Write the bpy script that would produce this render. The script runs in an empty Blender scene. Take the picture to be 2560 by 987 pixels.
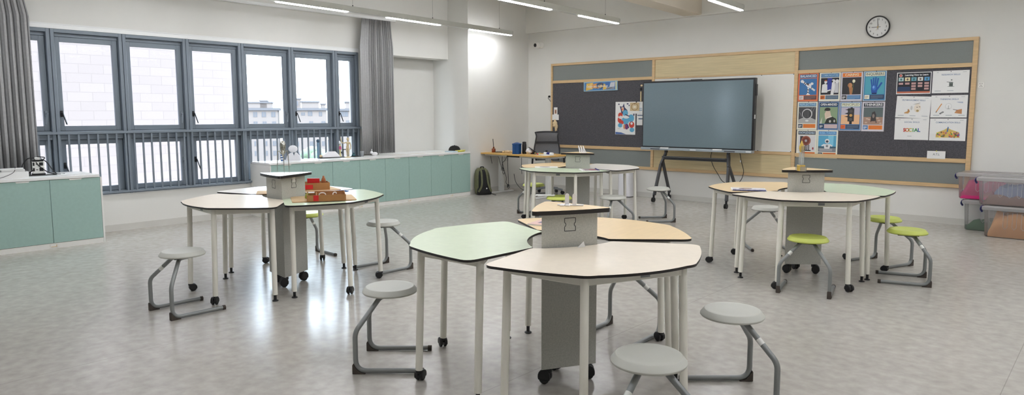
import bpy, bmesh, math, random
from mathutils import Vector, Matrix
random.seed(7)
SC = bpy.context.scene
COL = SC.collection
R = math.radians
PI = math.pi

# ------------------------------------------------------------------ materials
def lin(h):
    if isinstance(h, str):
        h = tuple(int(h[i:i+2], 16) for i in (0, 2, 4))
    out = []
    for c in h:
        c = c/255
        out.append(c/12.92 if c <= .04045 else ((c+.055)/1.055)**2.4)
    return (*out, 1)

MATS = {}
def mat(name, col, rough=.5, metal=0, var=.05, scale=6, stretch=(1, 1, 1), bump=0, bscale=60, spec=.5, coat=0, detail=3):
    if name in MATS: return MATS[name]
    m = bpy.data.materials.new(name); m.use_nodes = True
    nt = m.node_tree; b = nt.nodes['Principled BSDF']
    b.inputs['Roughness'].default_value = rough
    b.inputs['Metallic'].default_value = metal
    b.inputs['Specular IOR Level'].default_value = spec
    b.inputs['Coat Weight'].default_value = coat
    c = lin(col)
    tc = nt.nodes.new('ShaderNodeTexCoord'); mp = nt.nodes.new('ShaderNodeMapping')
    mp.inputs['Scale'].default_value = stretch
    nt.links.new(tc.outputs['Object'], mp.inputs['Vector'])
    n = nt.nodes.new('ShaderNodeTexNoise'); n.inputs['Scale'].default_value = scale; n.inputs['Detail'].default_value = detail
    nt.links.new(mp.outputs['Vector'], n.inputs['Vector'])
    r = nt.nodes.new('ShaderNodeValToRGB')
    r.color_ramp.elements[0].position = .3; r.color_ramp.elements[1].position = .7
    r.color_ramp.elements[0].color = (*[max(0, x*(1-var)) for x in c[:3]], 1)
    r.color_ramp.elements[1].color = (*[min(1, x*(1+var)) for x in c[:3]], 1)
    nt.links.new(n.outputs['Fac'], r.inputs['Fac'])
    nt.links.new(r.outputs['Color'], b.inputs['Base Color'])
    if bump:
        n2 = nt.nodes.new('ShaderNodeTexNoise'); n2.inputs['Scale'].default_value = bscale
        nt.links.new(tc.outputs['Object'], n2.inputs['Vector'])
        bp = nt.nodes.new('ShaderNodeBump'); bp.inputs['Strength'].default_value = bump; bp.inputs['Distance'].default_value = .01
        nt.links.new(n2.outputs['Fac'], bp.inputs['Height']); nt.links.new(bp.outputs['Normal'], b.inputs['Normal'])
    MATS[name] = m
    return m

def emit_mat(name, col, strength):
    m = bpy.data.materials.new(name); m.use_nodes = True
    nt = m.node_tree; nt.nodes.clear()
    e = nt.nodes.new('ShaderNodeEmission'); o = nt.nodes.new('ShaderNodeOutputMaterial')
    e.inputs['Color'].default_value = lin(col); e.inputs['Strength'].default_value = strength
    nt.links.new(e.outputs[0], o.inputs[0]); MATS[name] = m
    return m

def thin_mat(name, col, body, gloss, rough=.02, tint=(255, 255, 255)):
    """see-through sheet: part clear, part body colour, part reflection"""
    m = bpy.data.materials.new(name); m.use_nodes = True
    nt = m.node_tree; nt.nodes.clear(); N = nt.nodes.new
    t = N('ShaderNodeBsdfTransparent'); t.inputs['Color'].default_value = lin(tint)
    dd = N('ShaderNodeBsdfPrincipled'); dd.inputs['Base Color'].default_value = lin(col); dd.inputs['Roughness'].default_value = .4
    tl = N('ShaderNodeBsdfTranslucent'); tl.inputs['Color'].default_value = lin(col)
    d = N('ShaderNodeMixShader'); d.inputs[0].default_value = .5; nt.links.new(dd.outputs[0], d.inputs[1]); nt.links.new(tl.outputs[0], d.inputs[2])
    g = N('ShaderNodeBsdfGlossy'); g.inputs['Roughness'].default_value = rough
    n = N('ShaderNodeTexNoise'); n.inputs['Scale'].default_value = 5
    tc = N('ShaderNodeTexCoord'); nt.links.new(tc.outputs['Object'], n.inputs['Vector'])
    mr = N('ShaderNodeMapRange'); mr.inputs['To Min'].default_value = body*.9; mr.inputs['To Max'].default_value = min(1, body*1.1)
    nt.links.new(n.outputs['Fac'], mr.inputs['Value'])
    m1 = N('ShaderNodeMixShader'); m2 = N('ShaderNodeMixShader'); o = N('ShaderNodeOutputMaterial')
    nt.links.new(mr.outputs[0], m1.inputs[0]); nt.links.new(t.outputs[0], m1.inputs[1]); nt.links.new(d.outputs[0], m1.inputs[2])
    lw = N('ShaderNodeLayerWeight'); lw.inputs['Blend'].default_value = gloss
    nt.links.new(lw.outputs['Fresnel'], m2.inputs[0]); nt.links.new(m1.outputs[0], m2.inputs[1]); nt.links.new(g.outputs[0], m2.inputs[2])
    nt.links.new(m2.outputs[0], o.inputs[0]); MATS[name] = m
    return m

def floor_mat():
    m = bpy.data.materials.new('floor_vinyl'); m.use_nodes = True
    nt = m.node_tree; b = nt.nodes['Principled BSDF']; N = nt.nodes.new; L = nt.links.new
    g = N('ShaderNodeNewGeometry')
    n1 = N('ShaderNodeTexNoise'); n1.inputs['Scale'].default_value = 14; n1.inputs['Detail'].default_value = 6
    n2 = N('ShaderNodeTexNoise'); n2.inputs['Scale'].default_value = 1.1; n2.inputs['Detail'].default_value = 2
    L(g.outputs['Position'], n1.inputs['Vector']); L(g.outputs['Position'], n2.inputs['Vector'])
    r = N('ShaderNodeValToRGB')
    r.color_ramp.elements[0].position = .28; r.color_ramp.elements[0].color = lin((178, 173, 166))
    r.color_ramp.elements[1].position = .72; r.color_ramp.elements[1].color = lin((198, 193, 186))
    L(n1.outputs['Fac'], r.inputs['Fac'])
    mx = N('ShaderNodeMixRGB'); mx.blend_type = 'MULTIPLY'; mx.inputs[0].default_value = .18
    L(r.outputs['Color'], mx.inputs[1]); L(n2.outputs['Fac'], mx.inputs[2])
    sx = N('ShaderNodeSeparateXYZ'); L(g.outputs['Position'], sx.inputs[0])
    a = N('ShaderNodeMath'); a.operation = 'ADD'; a.inputs[1].default_value = 42.4
    L(sx.outputs['X'], a.inputs[0])
    mo = N('ShaderNodeMath'); mo.operation = 'MODULO'; mo.inputs[1].default_value = 2.0; L(a.outputs[0], mo.inputs[0])
    lt = N('ShaderNodeMath'); lt.operation = 'LESS_THAN'; lt.inputs[1].default_value = .004; L(mo.outputs[0], lt.inputs[0])
    sc = N('ShaderNodeMath'); sc.operation = 'MULTIPLY'; sc.inputs[1].default_value = .55; L(lt.outputs[0], sc.inputs[0])
    m2 = N('ShaderNodeMixRGB'); m2.inputs[2].default_value = lin((128, 125, 120))
    L(sc.outputs[0], m2.inputs[0]); L(mx.outputs[0], m2.inputs[1])
    L(m2.outputs[0], b.inputs['Base Color'])
    mr = N('ShaderNodeMapRange'); mr.inputs['To Min'].default_value = .20; mr.inputs['To Max'].default_value = .25
    L(n1.outputs['Fac'], mr.inputs['Value']); L(mr.outputs[0], b.inputs['Roughness'])
    bp = N('ShaderNodeBump'); bp.inputs['Strength'].default_value = .005; bp.inputs['Distance'].default_value = .001
    L(n1.outputs['Fac'], bp.inputs['Height']); L(bp.outputs['Normal'], b.inputs['Normal'])
    return m

def stone_mat():
    m = bpy.data.materials.new('stone_cladding'); m.use_nodes = True
    nt = m.node_tree; b = nt.nodes['Principled BSDF']; N = nt.nodes.new; L = nt.links.new
    uv = N('ShaderNodeTexCoord'); br = N('ShaderNodeTexBrick')
    br.inputs['Color1'].default_value = lin((98, 88, 84)); br.inputs['Color2'].default_value = lin((95, 85, 81))
    br.inputs['Mortar'].default_value = lin((87, 78, 74))
    br.inputs['Scale'].default_value = 1; br.inputs['Mortar Size'].default_value = .006
    br.inputs['Brick Width'].default_value = .46; br.inputs['Row Height'].default_value = .19
    L(uv.outputs['UV'], br.inputs['Vector']); L(br.outputs['Color'], b.inputs['Base Color'])
    b.inputs['Roughness'].default_value = .85
    return m

WALL = mat('wall_paint', (226, 225, 220), .85, var=.012, scale=3, bump=.05, bscale=180)
CEIL = mat('ceiling_paint', (228, 226, 220), .9, var=.012, scale=3)
BEAMM = mat('beam_paint', (218, 208, 192), .9, var=.012, scale=3)
TRIMW = mat('white_trim', (240, 241, 240), .5, var=.01)
SKIRT = mat('skirting_grey', (206, 204, 198), .5, var=.02)
WINM = mat('window_aluminium', (122, 132, 142), .45, var=.03, scale=4)
WINP = mat('window_seal', (34, 38, 44), .6)
GLASS = thin_mat('window_glass', (255, 255, 255), .004, .06)
CURT = mat('curtain_fabric', (163, 163, 163), .9, var=.06, scale=40, bump=.2, bscale=300)
OAK = mat('oak_frame', (211, 180, 136), .45, var=.09, scale=7, stretch=(1, 1, 9))
OAKH = mat('oak_rail', (212, 181, 137), .45, var=.09, scale=7, stretch=(.8, 1, 12))
OAKP = mat('oak_panel', (212, 194, 152), .4, var=.09, scale=4, stretch=(.7, 1, 14), detail=6)
FELTD = mat('felt_charcoal', (82, 81, 86), .95, var=.28, scale=70, bump=.3, bscale=200)
FELTG = mat('felt_grey', (128, 133, 131), .6, var=.025, scale=60, bump=.05, bscale=200)
WBOARD = mat('whiteboard', (234, 232, 224), .22, var=.008)
TEAL = mat('teal_laminate', (160, 189, 181), .42, var=.03, scale=30)
CABW = mat('cabinet_white', (236, 235, 230), .4, var=.012)
WTOP = mat('worktop_white', (240, 240, 238), .3, var=.01)
DARKGAP = mat('dark_gap', (28, 28, 28), .8)
GREEN = mat('green_laminate', (202, 215, 186), .30, var=.03, scale=25)
CREAM = mat('cream_laminate', (232, 220, 202), .30, var=.025, scale=25)
PALE = mat('pale_laminate', (232, 227, 218), .28, var=.02, scale=25)
MAPLE = mat('maple_laminate', (228, 200, 154), .32, var=.05, scale=9, stretch=(1, 8, 1))
EDGE = mat('black_edge', (28, 23, 22), .4)
LEGM = mat('cream_steel', (240, 237, 226), .38, var=.02)
BLACK = mat('black_plastic', (22, 22, 24), .45)
RUBBER = mat('brown_rubber', (66, 58, 52), .7)
PODG = mat('grey_laminate', (178, 178, 171), .5, var=.10, scale=120)
SEATG = mat('grey_seat', (192, 192, 184), .42, var=.02)
SEATL = mat('lime_seat', (196, 206, 98), .42, var=.03)
STEELG = mat('grey_steel', (138, 141, 141), .38, .35, var=.03)
STICK = mat('white_sticker', (236, 236, 232), .5, var=.02)
PAPER = mat('paper_white', (238, 238, 236), .7, var=.012)
INK = mat('ink_black', (30, 30, 32), .7)
ALU = mat('aluminium_case', (212, 214, 208), .42, .15, var=.02)
SCREEN = mat('screen_glass', (104, 120, 126), .14, var=.05, scale=160, spec=.6)
BEZEL = mat('bezel_black', (20, 20, 22), .35)
TRAYM = mat('display_tray', (160, 168, 174), .35, .3)
STAND = mat('stand_grey', (72, 73, 76), .45, .2)
DESKM = mat('desk_oak', (214, 172, 98), .45, var=.08, scale=5, stretch=(1, 9, 1))
DESKL = mat('desk_steel', (214, 214, 210), .4, var=.02)
MESHF = mat('mesh_fabric', (108, 109, 112), .85, var=.12, scale=150)
CHAIRD = mat('chair_dark', (48, 49, 52), .6)
CHAIRG = mat('chair_base_grey', (128, 133, 138), .45)
OLIVE = mat('olive_canvas', (100, 101, 74), .9, var=.08, scale=30, bump=.2, bscale=150)
STRAPD = mat('black_webbing', (24, 24, 24), .85)
CARD = mat('cardboard', (160, 112, 66), .8, var=.08, scale=14)
CARDL = mat('pale_board', (204, 176, 136), .75, var=.05, scale=12)
RED = mat('red_plastic', (200, 30, 34), .4)
BLUE = mat('blue_paint', (22, 72, 130), .4, var=.06)
AMBER = mat('amber_glass', (120, 52, 18), .12, var=.06)
BONE = mat('bone_beige', (224, 200, 160), .7, var=.08, scale=20)
WOODL = mat('pale_wood', (206, 188, 148), .5, var=.08, scale=10, stretch=(1, 1, 6))
CHROME = mat('polished_metal', (190, 190, 182), .16, 1, var=.02)
BIN = mat('white_metal', (232, 232, 236), .2, .1, var=.01)
WPRINT = mat('white_print', (238, 237, 240), .5, var=.015)
ACRYL = thin_mat('clear_acrylic', (225, 228, 226), .30, .25)
CUPM = thin_mat('cup_plastic', (230, 234, 236), .45, .2)
BOXP = thin_mat('storage_plastic', (248, 249, 252), .24, .12, .2)
BOXL = thin_mat('storage_lid', (250, 250, 250), .6, .12, .2)
GOLD = mat('gold_figure', (206, 172, 84), .35, .4)
NAVY = mat('navy_clip', (22, 32, 110), .4)
YELLOW = mat('yellow_plastic', (214, 206, 92), .5)
STONE = stone_mat()
APT = mat('apartment_render', (108, 99, 94), .9, var=.02, scale=.4)
APTD = mat('apartment_cornice', (82, 80, 82), .9)
APTW = mat('apartment_glass', (74, 74, 78), .6)
GROUND = mat('ground_outside', (80, 80, 78), .95)
LEAF = mat('tree_leaves', (96, 110, 90), .9, var=.12, scale=2)
LAMP = emit_mat('lamp_diffuser', (246, 248, 253), 60)

def pm(r, g, b, rough=.55):
    k = 'print_%02x%02x%02x' % (r, g, b)
    return mat(k, (r, g, b), rough, var=.02, scale=12)

# ------------------------------------------------------------------ mesh builder
class MB:
    def __init__(self): self.bm = bmesh.new()
    def _f(self, vs, mi):
        try:
            f = self.bm.faces.new(vs); f.material_index = mi; return f
        except ValueError: return None
    def box(self, lo, hi, mi=0, rot=None, about=None):
        x0, y0, z0 = lo; x1, y1, z1 = hi
        P = [Vector(p) for p in ((x0,y0,z0),(x1,y0,z0),(x1,y1,z0),(x0,y1,z0),(x0,y0,z1),(x1,y0,z1),(x1,y1,z1),(x0,y1,z1))]
        if rot is not None:
            c = Vector(about) if about else (Vector(lo)+Vector(hi))/2
            P = [c + rot @ (p-c) for p in P]
        v = [self.bm.verts.new(p) for p in P]
        for q in ((3,2,1,0),(4,5,6,7),(0,1,5,4),(1,2,6,5),(2,3,7,6),(3,0,4,7)): self._f([v[i] for i in q], mi)
        return self
    def bar(self, p, q, w, h, mi=0, up=(0, 0, 1)):
        """rectangular bar from p to q, w across, h along up"""
        p = Vector(p); q = Vector(q); d = (q-p).normalized(); u = Vector(up)
        s = d.cross(u)
        if s.length < 1e-4: s = d.cross(Vector((1, 0, 0)))
        s.normalize(); u = s.cross(d).normalized()
        v = []
        for c in (p, q):
            for a, b in ((-1,-1),(1,-1),(1,1),(-1,1)): v.append(self.bm.verts.new(c+s*w/2*a+u*h/2*b))
        for f in ((3,2,1,0),(4,5,6,7),(0,1,5,4),(1,2,6,5),(2,3,7,6),(3,0,4,7)): self._f([v[i] for i in f], mi)
        return self
    def tube(self, pts, r, n=10, mi=0, caps=True):
        pts = [Vector(p) for p in pts]; k = len(pts)
        rr = r if isinstance(r, (list, tuple)) else [r]*k
        T = []
        for i in range(k):
            a = pts[max(0, i-1)]; b = pts[min(k-1, i+1)]; T.append((b-a).normalized())
        u = T[0].orthogonal().normalized(); rings = []
        for i in range(k):
            u = (u - T[i]*u.dot(T[i]))
            if u.length < 1e-6: u = T[i].orthogonal()
            u.normalize(); w = T[i].cross(u)
            rings.append([self.bm.verts.new(pts[i]+(u*math.cos(2*PI*j/n)+w*math.sin(2*PI*j/n))*rr[i]) for j in range(n)])
        for i in range(k-1):
            for j in range(n): self._f([rings[i][j], rings[i][(j+1)%n], rings[i+1][(j+1)%n], rings[i+1][j]], mi)
        if caps:
            self._f(list(reversed(rings[0])), mi); self._f(rings[-1], mi)
        return self
    def cyl(self, p, q, r, n=20, mi=0, r2=None):
        return self.tube([p, q], [r, r if r2 is None else r2], n, mi)
    def lathe(self, prof, c=(0, 0, 0), n=32, mi=0):
        """prof: (radius, z) list, bottom to top"""
        c = Vector(c); rings = []
        for r, z in prof:
            if r < 1e-5: rings.append([self.bm.verts.new(c+Vector((0, 0, z)))])
            else: rings.append([self.bm.verts.new(c+Vector((r*math.cos(2*PI*j/n), r*math.sin(2*PI*j/n), z))) for j in range(n)])
        for a, b in zip(rings, rings[1:]):
            for j in range(n):
                vs = [a[j%len(a)], a[(j+1)%len(a)], b[(j+1)%len(b)], b[j%len(b)]]
                u = []
                for v in vs:
                    if v not in u: u.append(v)
                if len(u) > 2: self._f(u, mi)
        if len(rings[0]) > 1: self._f(list(reversed(rings[0])), mi)
        if len(rings[-1]) > 1: self._f(rings[-1], mi)
        return self
    def loft(self, rings, mi=0, caps=True):
        """rings: lists of equal numbers of points"""
        V = [[self.bm.verts.new(Vector(p)) for p in r] for r in rings]; n = len(V[0])
        for a, b in zip(V, V[1:]):
            for j in range(n): self._f([a[j], a[(j+1)%n], b[(j+1)%n], b[j]], mi)
        if caps: self._f(list(reversed(V[0])), mi); self._f(V[-1], mi)
        return self
    def prism(self, out, z0, z1, mi_top=0, mi_side=0, mi_bot=None):
        a = [self.bm.verts.new((x, y, z0)) for x, y in out]; b = [self.bm.verts.new((x, y, z1)) for x, y in out]; n = len(out)
        for j in range(n): self._f([a[j], a[(j+1)%n], b[(j+1)%n], b[j]], mi_side)
        self._f(b, mi_top); self._f(list(reversed(a)), mi_side if mi_bot is None else mi_bot)
        return self
    def slab(self, out, y0, y1, mi=0):
        """outline in x,z, thickness along y"""
        a = [self.bm.verts.new((x, y0, z)) for x, z in out]; b = [self.bm.verts.new((x, y1, z)) for x, z in out]; n = len(out)
        for j in range(n): self._f([a[j], a[(j+1)%n], b[(j+1)%n], b[j]], mi)
        self._f(list(reversed(a)), mi); self._f(b, mi)
        return self
    def ball(self, c, r, n=14, mi=0, sc=(1, 1, 1)):
        m = max(6, n//2); c = Vector(c); rings = []
        for i in range(m+1):
            t = PI*i/m; z = -math.cos(t); q = math.sin(t)
            if i in (0, m): rings.append([self.bm.verts.new(c+Vector((0, 0, z*r*sc[2])))])
            else: rings.append([self.bm.verts.new(c+Vector((q*r*sc[0]*math.cos(2*PI*j/n), q*r*sc[1]*math.sin(2*PI*j/n), z*r*sc[2]))) for j in range(n)])
        for a, b in zip(rings, rings[1:]):
            for j in range(n):
                u = []
                for v in (a[j%len(a)], a[(j+1)%len(a)], b[(j+1)%len(b)], b[j%len(b)]):
                    if v not in u: u.append(v)
                if len(u) > 2: self._f(u, mi)
        return self
    def xf(self, M):
        bmesh.ops.transform(self.bm, matrix=M, verts=self.bm.verts); return self
    def build(self, name, mats, parent=None, loc=(0, 0, 0), rot=0, bevel=0, ang=40, seg=2):
        bmesh.ops.recalc_face_normals(self.bm, faces=self.bm.faces)
        me = bpy.data.meshes.new(name); self.bm.to_mesh(me); self.bm.free()
        for m in (mats if isinstance(mats, (list, tuple)) else [mats]): me.materials.append(m)
        for p in me.polygons: p.use_smooth = True
        me.set_sharp_from_angle(angle=R(ang))
        o = bpy.data.objects.new(name, me); COL.objects.link(o)
        o.location = loc; o.rotation_euler = (0, 0, rot)
        if parent is not None: o.parent = parent
        if bevel:
            b = o.modifiers.new('soft_edge', 'BEVEL'); b.width = bevel; b.segments = seg; b.limit_method = 'ANGLE'; b.angle_limit = R(45)
        return o

def empty(name, loc=(0, 0, 0), rz=0):
    o = bpy.data.objects.new(name, None); COL.objects.link(o)
    o.location = loc; o.rotation_euler = (0, 0, rz); o.empty_display_size = .1
    return o
def tag(o, label, cat, group=None, kind=None):
    o['label'] = label; o['category'] = cat
    if group: o['group'] = group
    if kind: o['kind'] = kind
    return o
def thing(name, label, cat, loc=(0, 0, 0), rz=0, group=None):
    return tag(empty(name, loc, rz), label, cat, group)
def struct(o):
    o['kind'] = 'structure'; return o
def copy_tree(o, parent=None):
    c = o.copy(); COL.objects.link(c)
    if parent is not None: c.parent = parent
    for ch in list(o.children): copy_tree(ch, c)
    return c
def arc(c, r, a0, a1, n):
    return [(c[0]+r*math.cos(R(a0+(a1-a0)*i/n)), c[1]+r*math.sin(R(a0+(a1-a0)*i/n))) for i in range(n+1)]
def rrect(x0, y0, x1, y1, r, n=4):
    return arc((x1-r, y0+r), r, -90, 0, n)+arc((x1-r, y1-r), r, 0, 90, n)+arc((x0+r, y1-r), r, 90, 180, n)+arc((x0+r, y0+r), r, 180, 270, n)
def smooth_path(P, k=6):
    P = [Vector(p) for p in P]; out = []
    for i in range(len(P)-1):
        a = P[max(0, i-1)]; b = P[i]; c = P[i+1]; d = P[min(len(P)-1, i+2)]
        for j in range(k):
            t = j/k
            out.append(.5*((2*b)+(c-a)*t+(2*a-5*b+4*c-d)*t*t+(3*b-a-3*c+d)*t**3))
    out.append(P[-1]); return out
def fillet(P, rr, n=6):
    P = [Vector(p) for p in P]; out = [P[0]]
    for i in range(1, len(P)-1):
        u = (P[i-1]-P[i]).normalized(); w = (P[i+1]-P[i]).normalized(); r = rr[i-1]
        out += [(1-s)**2*(P[i]+u*r)+2*s*(1-s)*P[i]+s*s*(P[i]+w*r) for s in [j/n for j in range(n+1)]]
    return out+[P[-1]]
def round_poly(V, rr, n=5, bul=None):
    """closed polygon with rounded corners; bul: outward bulge for each edge i -> i+1"""
    V = [Vector(v) for v in V]; k = len(V); out = []; arcs = []
    cen = sum(V, Vector((0, 0)))/k
    for i in range(k):
        P, A, B = V[i], V[i-1], V[(i+1)%k]
        r = rr[i] if isinstance(rr, (list, tuple)) else rr
        if r <= 0: arcs.append([P]); continue
        u = (A-P).normalized(); w = (B-P).normalized()
        arcs.append([(1-s)**2*(P+u*r)+2*s*(1-s)*P+s*s*(P+w*r) for s in [j/n for j in range(n+1)]])
    for i in range(k):
        out += arcs[i]
        b = bul[i] if isinstance(bul, (list, tuple)) else (bul or 0)
        if b:
            p = arcs[i][-1]; q = arcs[(i+1)%k][0]; d = q-p; nn = Vector((d.y, -d.x)).normalized()
            if nn.dot((p+q)/2-cen) < 0: nn = -nn
            for j in range(1, 8):
                s = j/8; out.append(p+d*s+nn*b*4*s*(1-s))
    return [(v.x, v.y) for v in out]

def text_mesh(name, s, size, material, parent, loc, bold=.0, align='CENTER', width=None, depth=.0004):
    """lettering facing -y, standing in x,z"""
    cu = bpy.data.curves.new('lettering', 'FONT'); cu.body = s; cu.size = size; cu.align_x = align; cu.align_y = 'CENTER'
    cu.offset = bold*size; cu.extrude = depth; cu.resolution_u = 3
    t = bpy.data.objects.new('lettering', cu); COL.objects.link(t)
    bpy.context.view_layer.update()
    dg = bpy.context.evaluated_depsgraph_get()
    me = bpy.data.meshes.new_from_object(t.evaluated_get(dg))
    bpy.data.objects.remove(t); bpy.data.curves.remove(cu)
    me.name = name; me.materials.clear(); me.materials.append(material)
    xs = [v.co.x for v in me.vertices]
    k = width/(max(xs)-min(xs)) if width and xs else 1
    me.transform(Matrix.Diagonal((k, 1, 1, 1))); me.transform(Matrix.Rotation(PI/2, 4, 'X'))
    o = bpy.data.objects.new(name, me); COL.objects.link(o); o.parent = parent; o.location = loc
    return o

# ------------------------------------------------------------------ camera (fitted to the photograph)
F, CX, CY, H = 1714.85, 1280.0, 466.0, 1.43
yaw, pit, rol = R(41.8929), R(5.9943), R(.0999)
fw = Vector((-math.sin(yaw)*math.cos(pit), math.cos(yaw)*math.cos(pit), -math.sin(pit)))
rt = Vector((math.cos(yaw), math.sin(yaw), 0)); dn = fw.cross(rt)
r2 = rt*math.cos(rol)+dn*math.sin(rol); d2 = -rt*math.sin(rol)+dn*math.cos(rol)
cam = bpy.data.cameras.new('camera'); co = bpy.data.objects.new('camera', cam); COL.objects.link(co)
co.matrix_world = Matrix(((r2.x, -d2.x, -fw.x, 0), (r2.y, -d2.y, -fw.y, 0), (r2.z, -d2.z, -fw.z, H), (0, 0, 0, 1)))
cam.sensor_width = 36; cam.lens = F/2560*36; cam.shift_y = (CY-493.5)/2560; cam.clip_end = 1000; cam.clip_start = .05
SC.camera = co

# ------------------------------------------------------------------ room shell
XW, YB = -9.276, 10.386
SK = .0655                                   # the columns, lamps and beams run 3.75 degrees off the window wall
struct(MB().box((-10, -3.2, -.1), (3.4, 10.6, 0)).build('floor', floor_mat()))
struct(MB().box((-10, -3.2, 3.6), (3.4, 10.6, 3.7)).build('ceiling', CEIL))
struct(MB().box((-10, YB, 0), (3.4, 10.6, 3.6)).box((-8.9, 10.29, 2.99), (3.2, YB, 3.6)).build('wall_back', WALL))
struct(MB().box((3.2, -3.2, 0), (3.4, YB, 3.6)).build('wall_right', WALL))
struct(MB().box((-10, -3.2, 0), (3.2, -3.0, 3.6)).build('wall_front', WALL))
w = MB()
w.box((-9.56, -3, 0), (XW, 7.02, .46)); w.box((-9.56, -3, 2.42), (XW, 8.61, 3.6))
w.box((-9.56, -3, .46), (XW, -1.375, 2.42)); w.box((-9.56, 6.66, .46), (XW, 7.02, 2.42))
w.box((-10, 7.02, 0), (XW, 8.61, .745)); w.box((-10, 7.02, .745), (-9.68, 8.61, 3.6)); w.box((-9.68, 7.02, 2.6), (-9.56, 8.61, 3.6))
struct(w.build('wall_left', WALL))
pier = [(-10, 8.61), (-8.76, 8.61), (-8.876, 10.386), (-10, 10.386)]
struct(MB().prism(pier, 0, 3.6).build('wall_pier', WALL))
bmz = MB()
P0 = Vector((-5.33, 10.29, 0)); dv = Vector((SK, -1, 0)).normalized()
bmz.bar(P0+Vector((0, 0, 3.3)), P0+dv*13+Vector((0, 0, 3.3)), .30, .6)
struct(bmz.build('ceiling_beam', BEAMM))
struct(MB().box((XW, -3, 0), (XW+.014, 4.74, .082)).box((XW, -3, 0), (XW+.018, 4.74, .012)).build('baseboard_left', SKIRT))
struct(MB().box((-8.87, YB-.014, 0), (3.2, YB, .082)).box((-8.87, YB-.018, 0), (3.2, YB, .012)).build('baseboard_back', SKIRT))
a = Vector((-8.76, 8.62, .041)); b = Vector((-8.876, 10.37, .041)); off = Vector((.007, 0, 0))
struct(MB().bar(a+off, b+off, .014, .082).bar(a+off*1.3-Vector((0, 0, .035)), b+off*1.3-Vector((0, 0, .035)), .018, .012).build('baseboard_pier', SKIRT))
struct(MB().box((XW, -1.38, 2.42), (XW+.012, 6.66, 2.478)).box((XW, -1.38, 2.468), (XW+.02, 6.66, 2.478)).build('trim_1', TRIMW))
struct(MB().box((XW-.14, -1.375, .452), (XW+.01, 6.66, .463)).build('trim_2', TRIMW))

# windows: one per bay, the bays share the height
BAYS = [-1.37, -.62, .13, .89, 1.655, 2.417, 3.177, 3.942, 4.695, 5.463, 6.217, 6.655]  # first bays are out of view, added for their daylight
HSIDE = [1, -1, 1, -1, 1, -1, 1, -1, 1, -1, -1]
def ring(mb, x0, x1, y0, y1, z0, z1, t, mi=0):
    mb.box((x0, y0, z0), (x1, y0+t, z1), mi); mb.box((x0, y1-t, z0), (x1, y1, z1), mi)
    mb.box((x0, y0+t, z0), (x1, y1-t, z0+t), mi); mb.box((x0, y0+t, z1-t), (x1, y1-t, z1), mi)
for i in range(len(BAYS)-1):
    y0, y1 = BAYS[i]+.0025, BAYS[i+1]-.0025
    wn = struct(empty('window_%d' % (i+1), (0, 0, 0)))
    fx0, fx1 = XW-.13, XW+.004
    m = MB()
    m.box((fx0, y0, .463), (fx1, y0+.0385, 2.42)); m.box((fx0, y1-.0385, .463), (fx1, y1, 2.42))
    m.box((fx0, y0+.0385, 2.378), (fx1, y1-.0385, 2.42)); m.box((fx0, y0+.0385, .463), (fx1, y1-.0385, .505))
    m.box((fx0, y0+.0385, 1.143), (fx1-.012, y1-.0385, 1.243)); m.box((fx0, y0+.0385, 1.17), (fx1-.006, y1-.0385, 1.2))
    m.box((fx0, y0+.0385, 2.337), (fx1-.05, y1-.0385, 2.378))
    m.build('frame', WINM, wn, bevel=.003, seg=1)
    for za, zb in ((1.247, 2.335), (.508, 1.14)):
        s = MB(); ring(s, XW-.10, XW-.05, y0+.043, y1-.043, za, zb, .056)
        ring(s, XW-.102, XW-.056, y0+.039, y1-.039, za-.003, zb+.003, .004, 1)
        so = s.build('sash', [WINM, WINP], wn, bevel=.003, seg=1)
        MB().box((XW-.079, y0+.098, za+.055), (XW-.075, y1-.098, zb-.055)).build('pane', GLASS, so)
        hs = HSIDE[i]; hy = y0+.075 if hs < 0 else y1-.075; hz = za+.20 if za > 1 else za+.33
        h = MB(); h.box((XW-.05, hy-.014, hz-.035), (XW-.034, hy+.014, hz+.035)); h.cyl((XW-.034, hy, hz), (XW+.002, hy, hz), .011, 10)
        h.bar((XW+.0, hy, hz+.006), (XW+.028, hy-hs*.028, hz-.125), .018, .012)
        h.build('handle', BLACK if hs < 0 else WINM, so, bevel=.003, seg=1)

# railing in front of the lower sashes
rl = thing('window_railing', 'slate grey safety railing of thin upright bars in front of the lower window panes', 'railing', (XW+.034, 0, .463))
MB().box((-.018, -1.36, .744), (.018, 6.65, .774)).build('handrail', WINM, rl, bevel=.003, seg=1)
MB().box((-.014, -1.36, .012), (.014, 6.65, .036)).build('bottom_rail', WINM, rl, bevel=.003, seg=1)
y = 6.60
while y > .9:
    MB().box((-.009, y-.0095, .036), (.009, y+.0095, .744)).build('baluster', WINM, rl); y -= .1018
for y in (-1.36, .13, 1.655, 3.177, 4.695, 6.217): MB().box((-.03, y-.012, 0), (.0, y+.012, .75)).build('bracket', WINM, rl)

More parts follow.
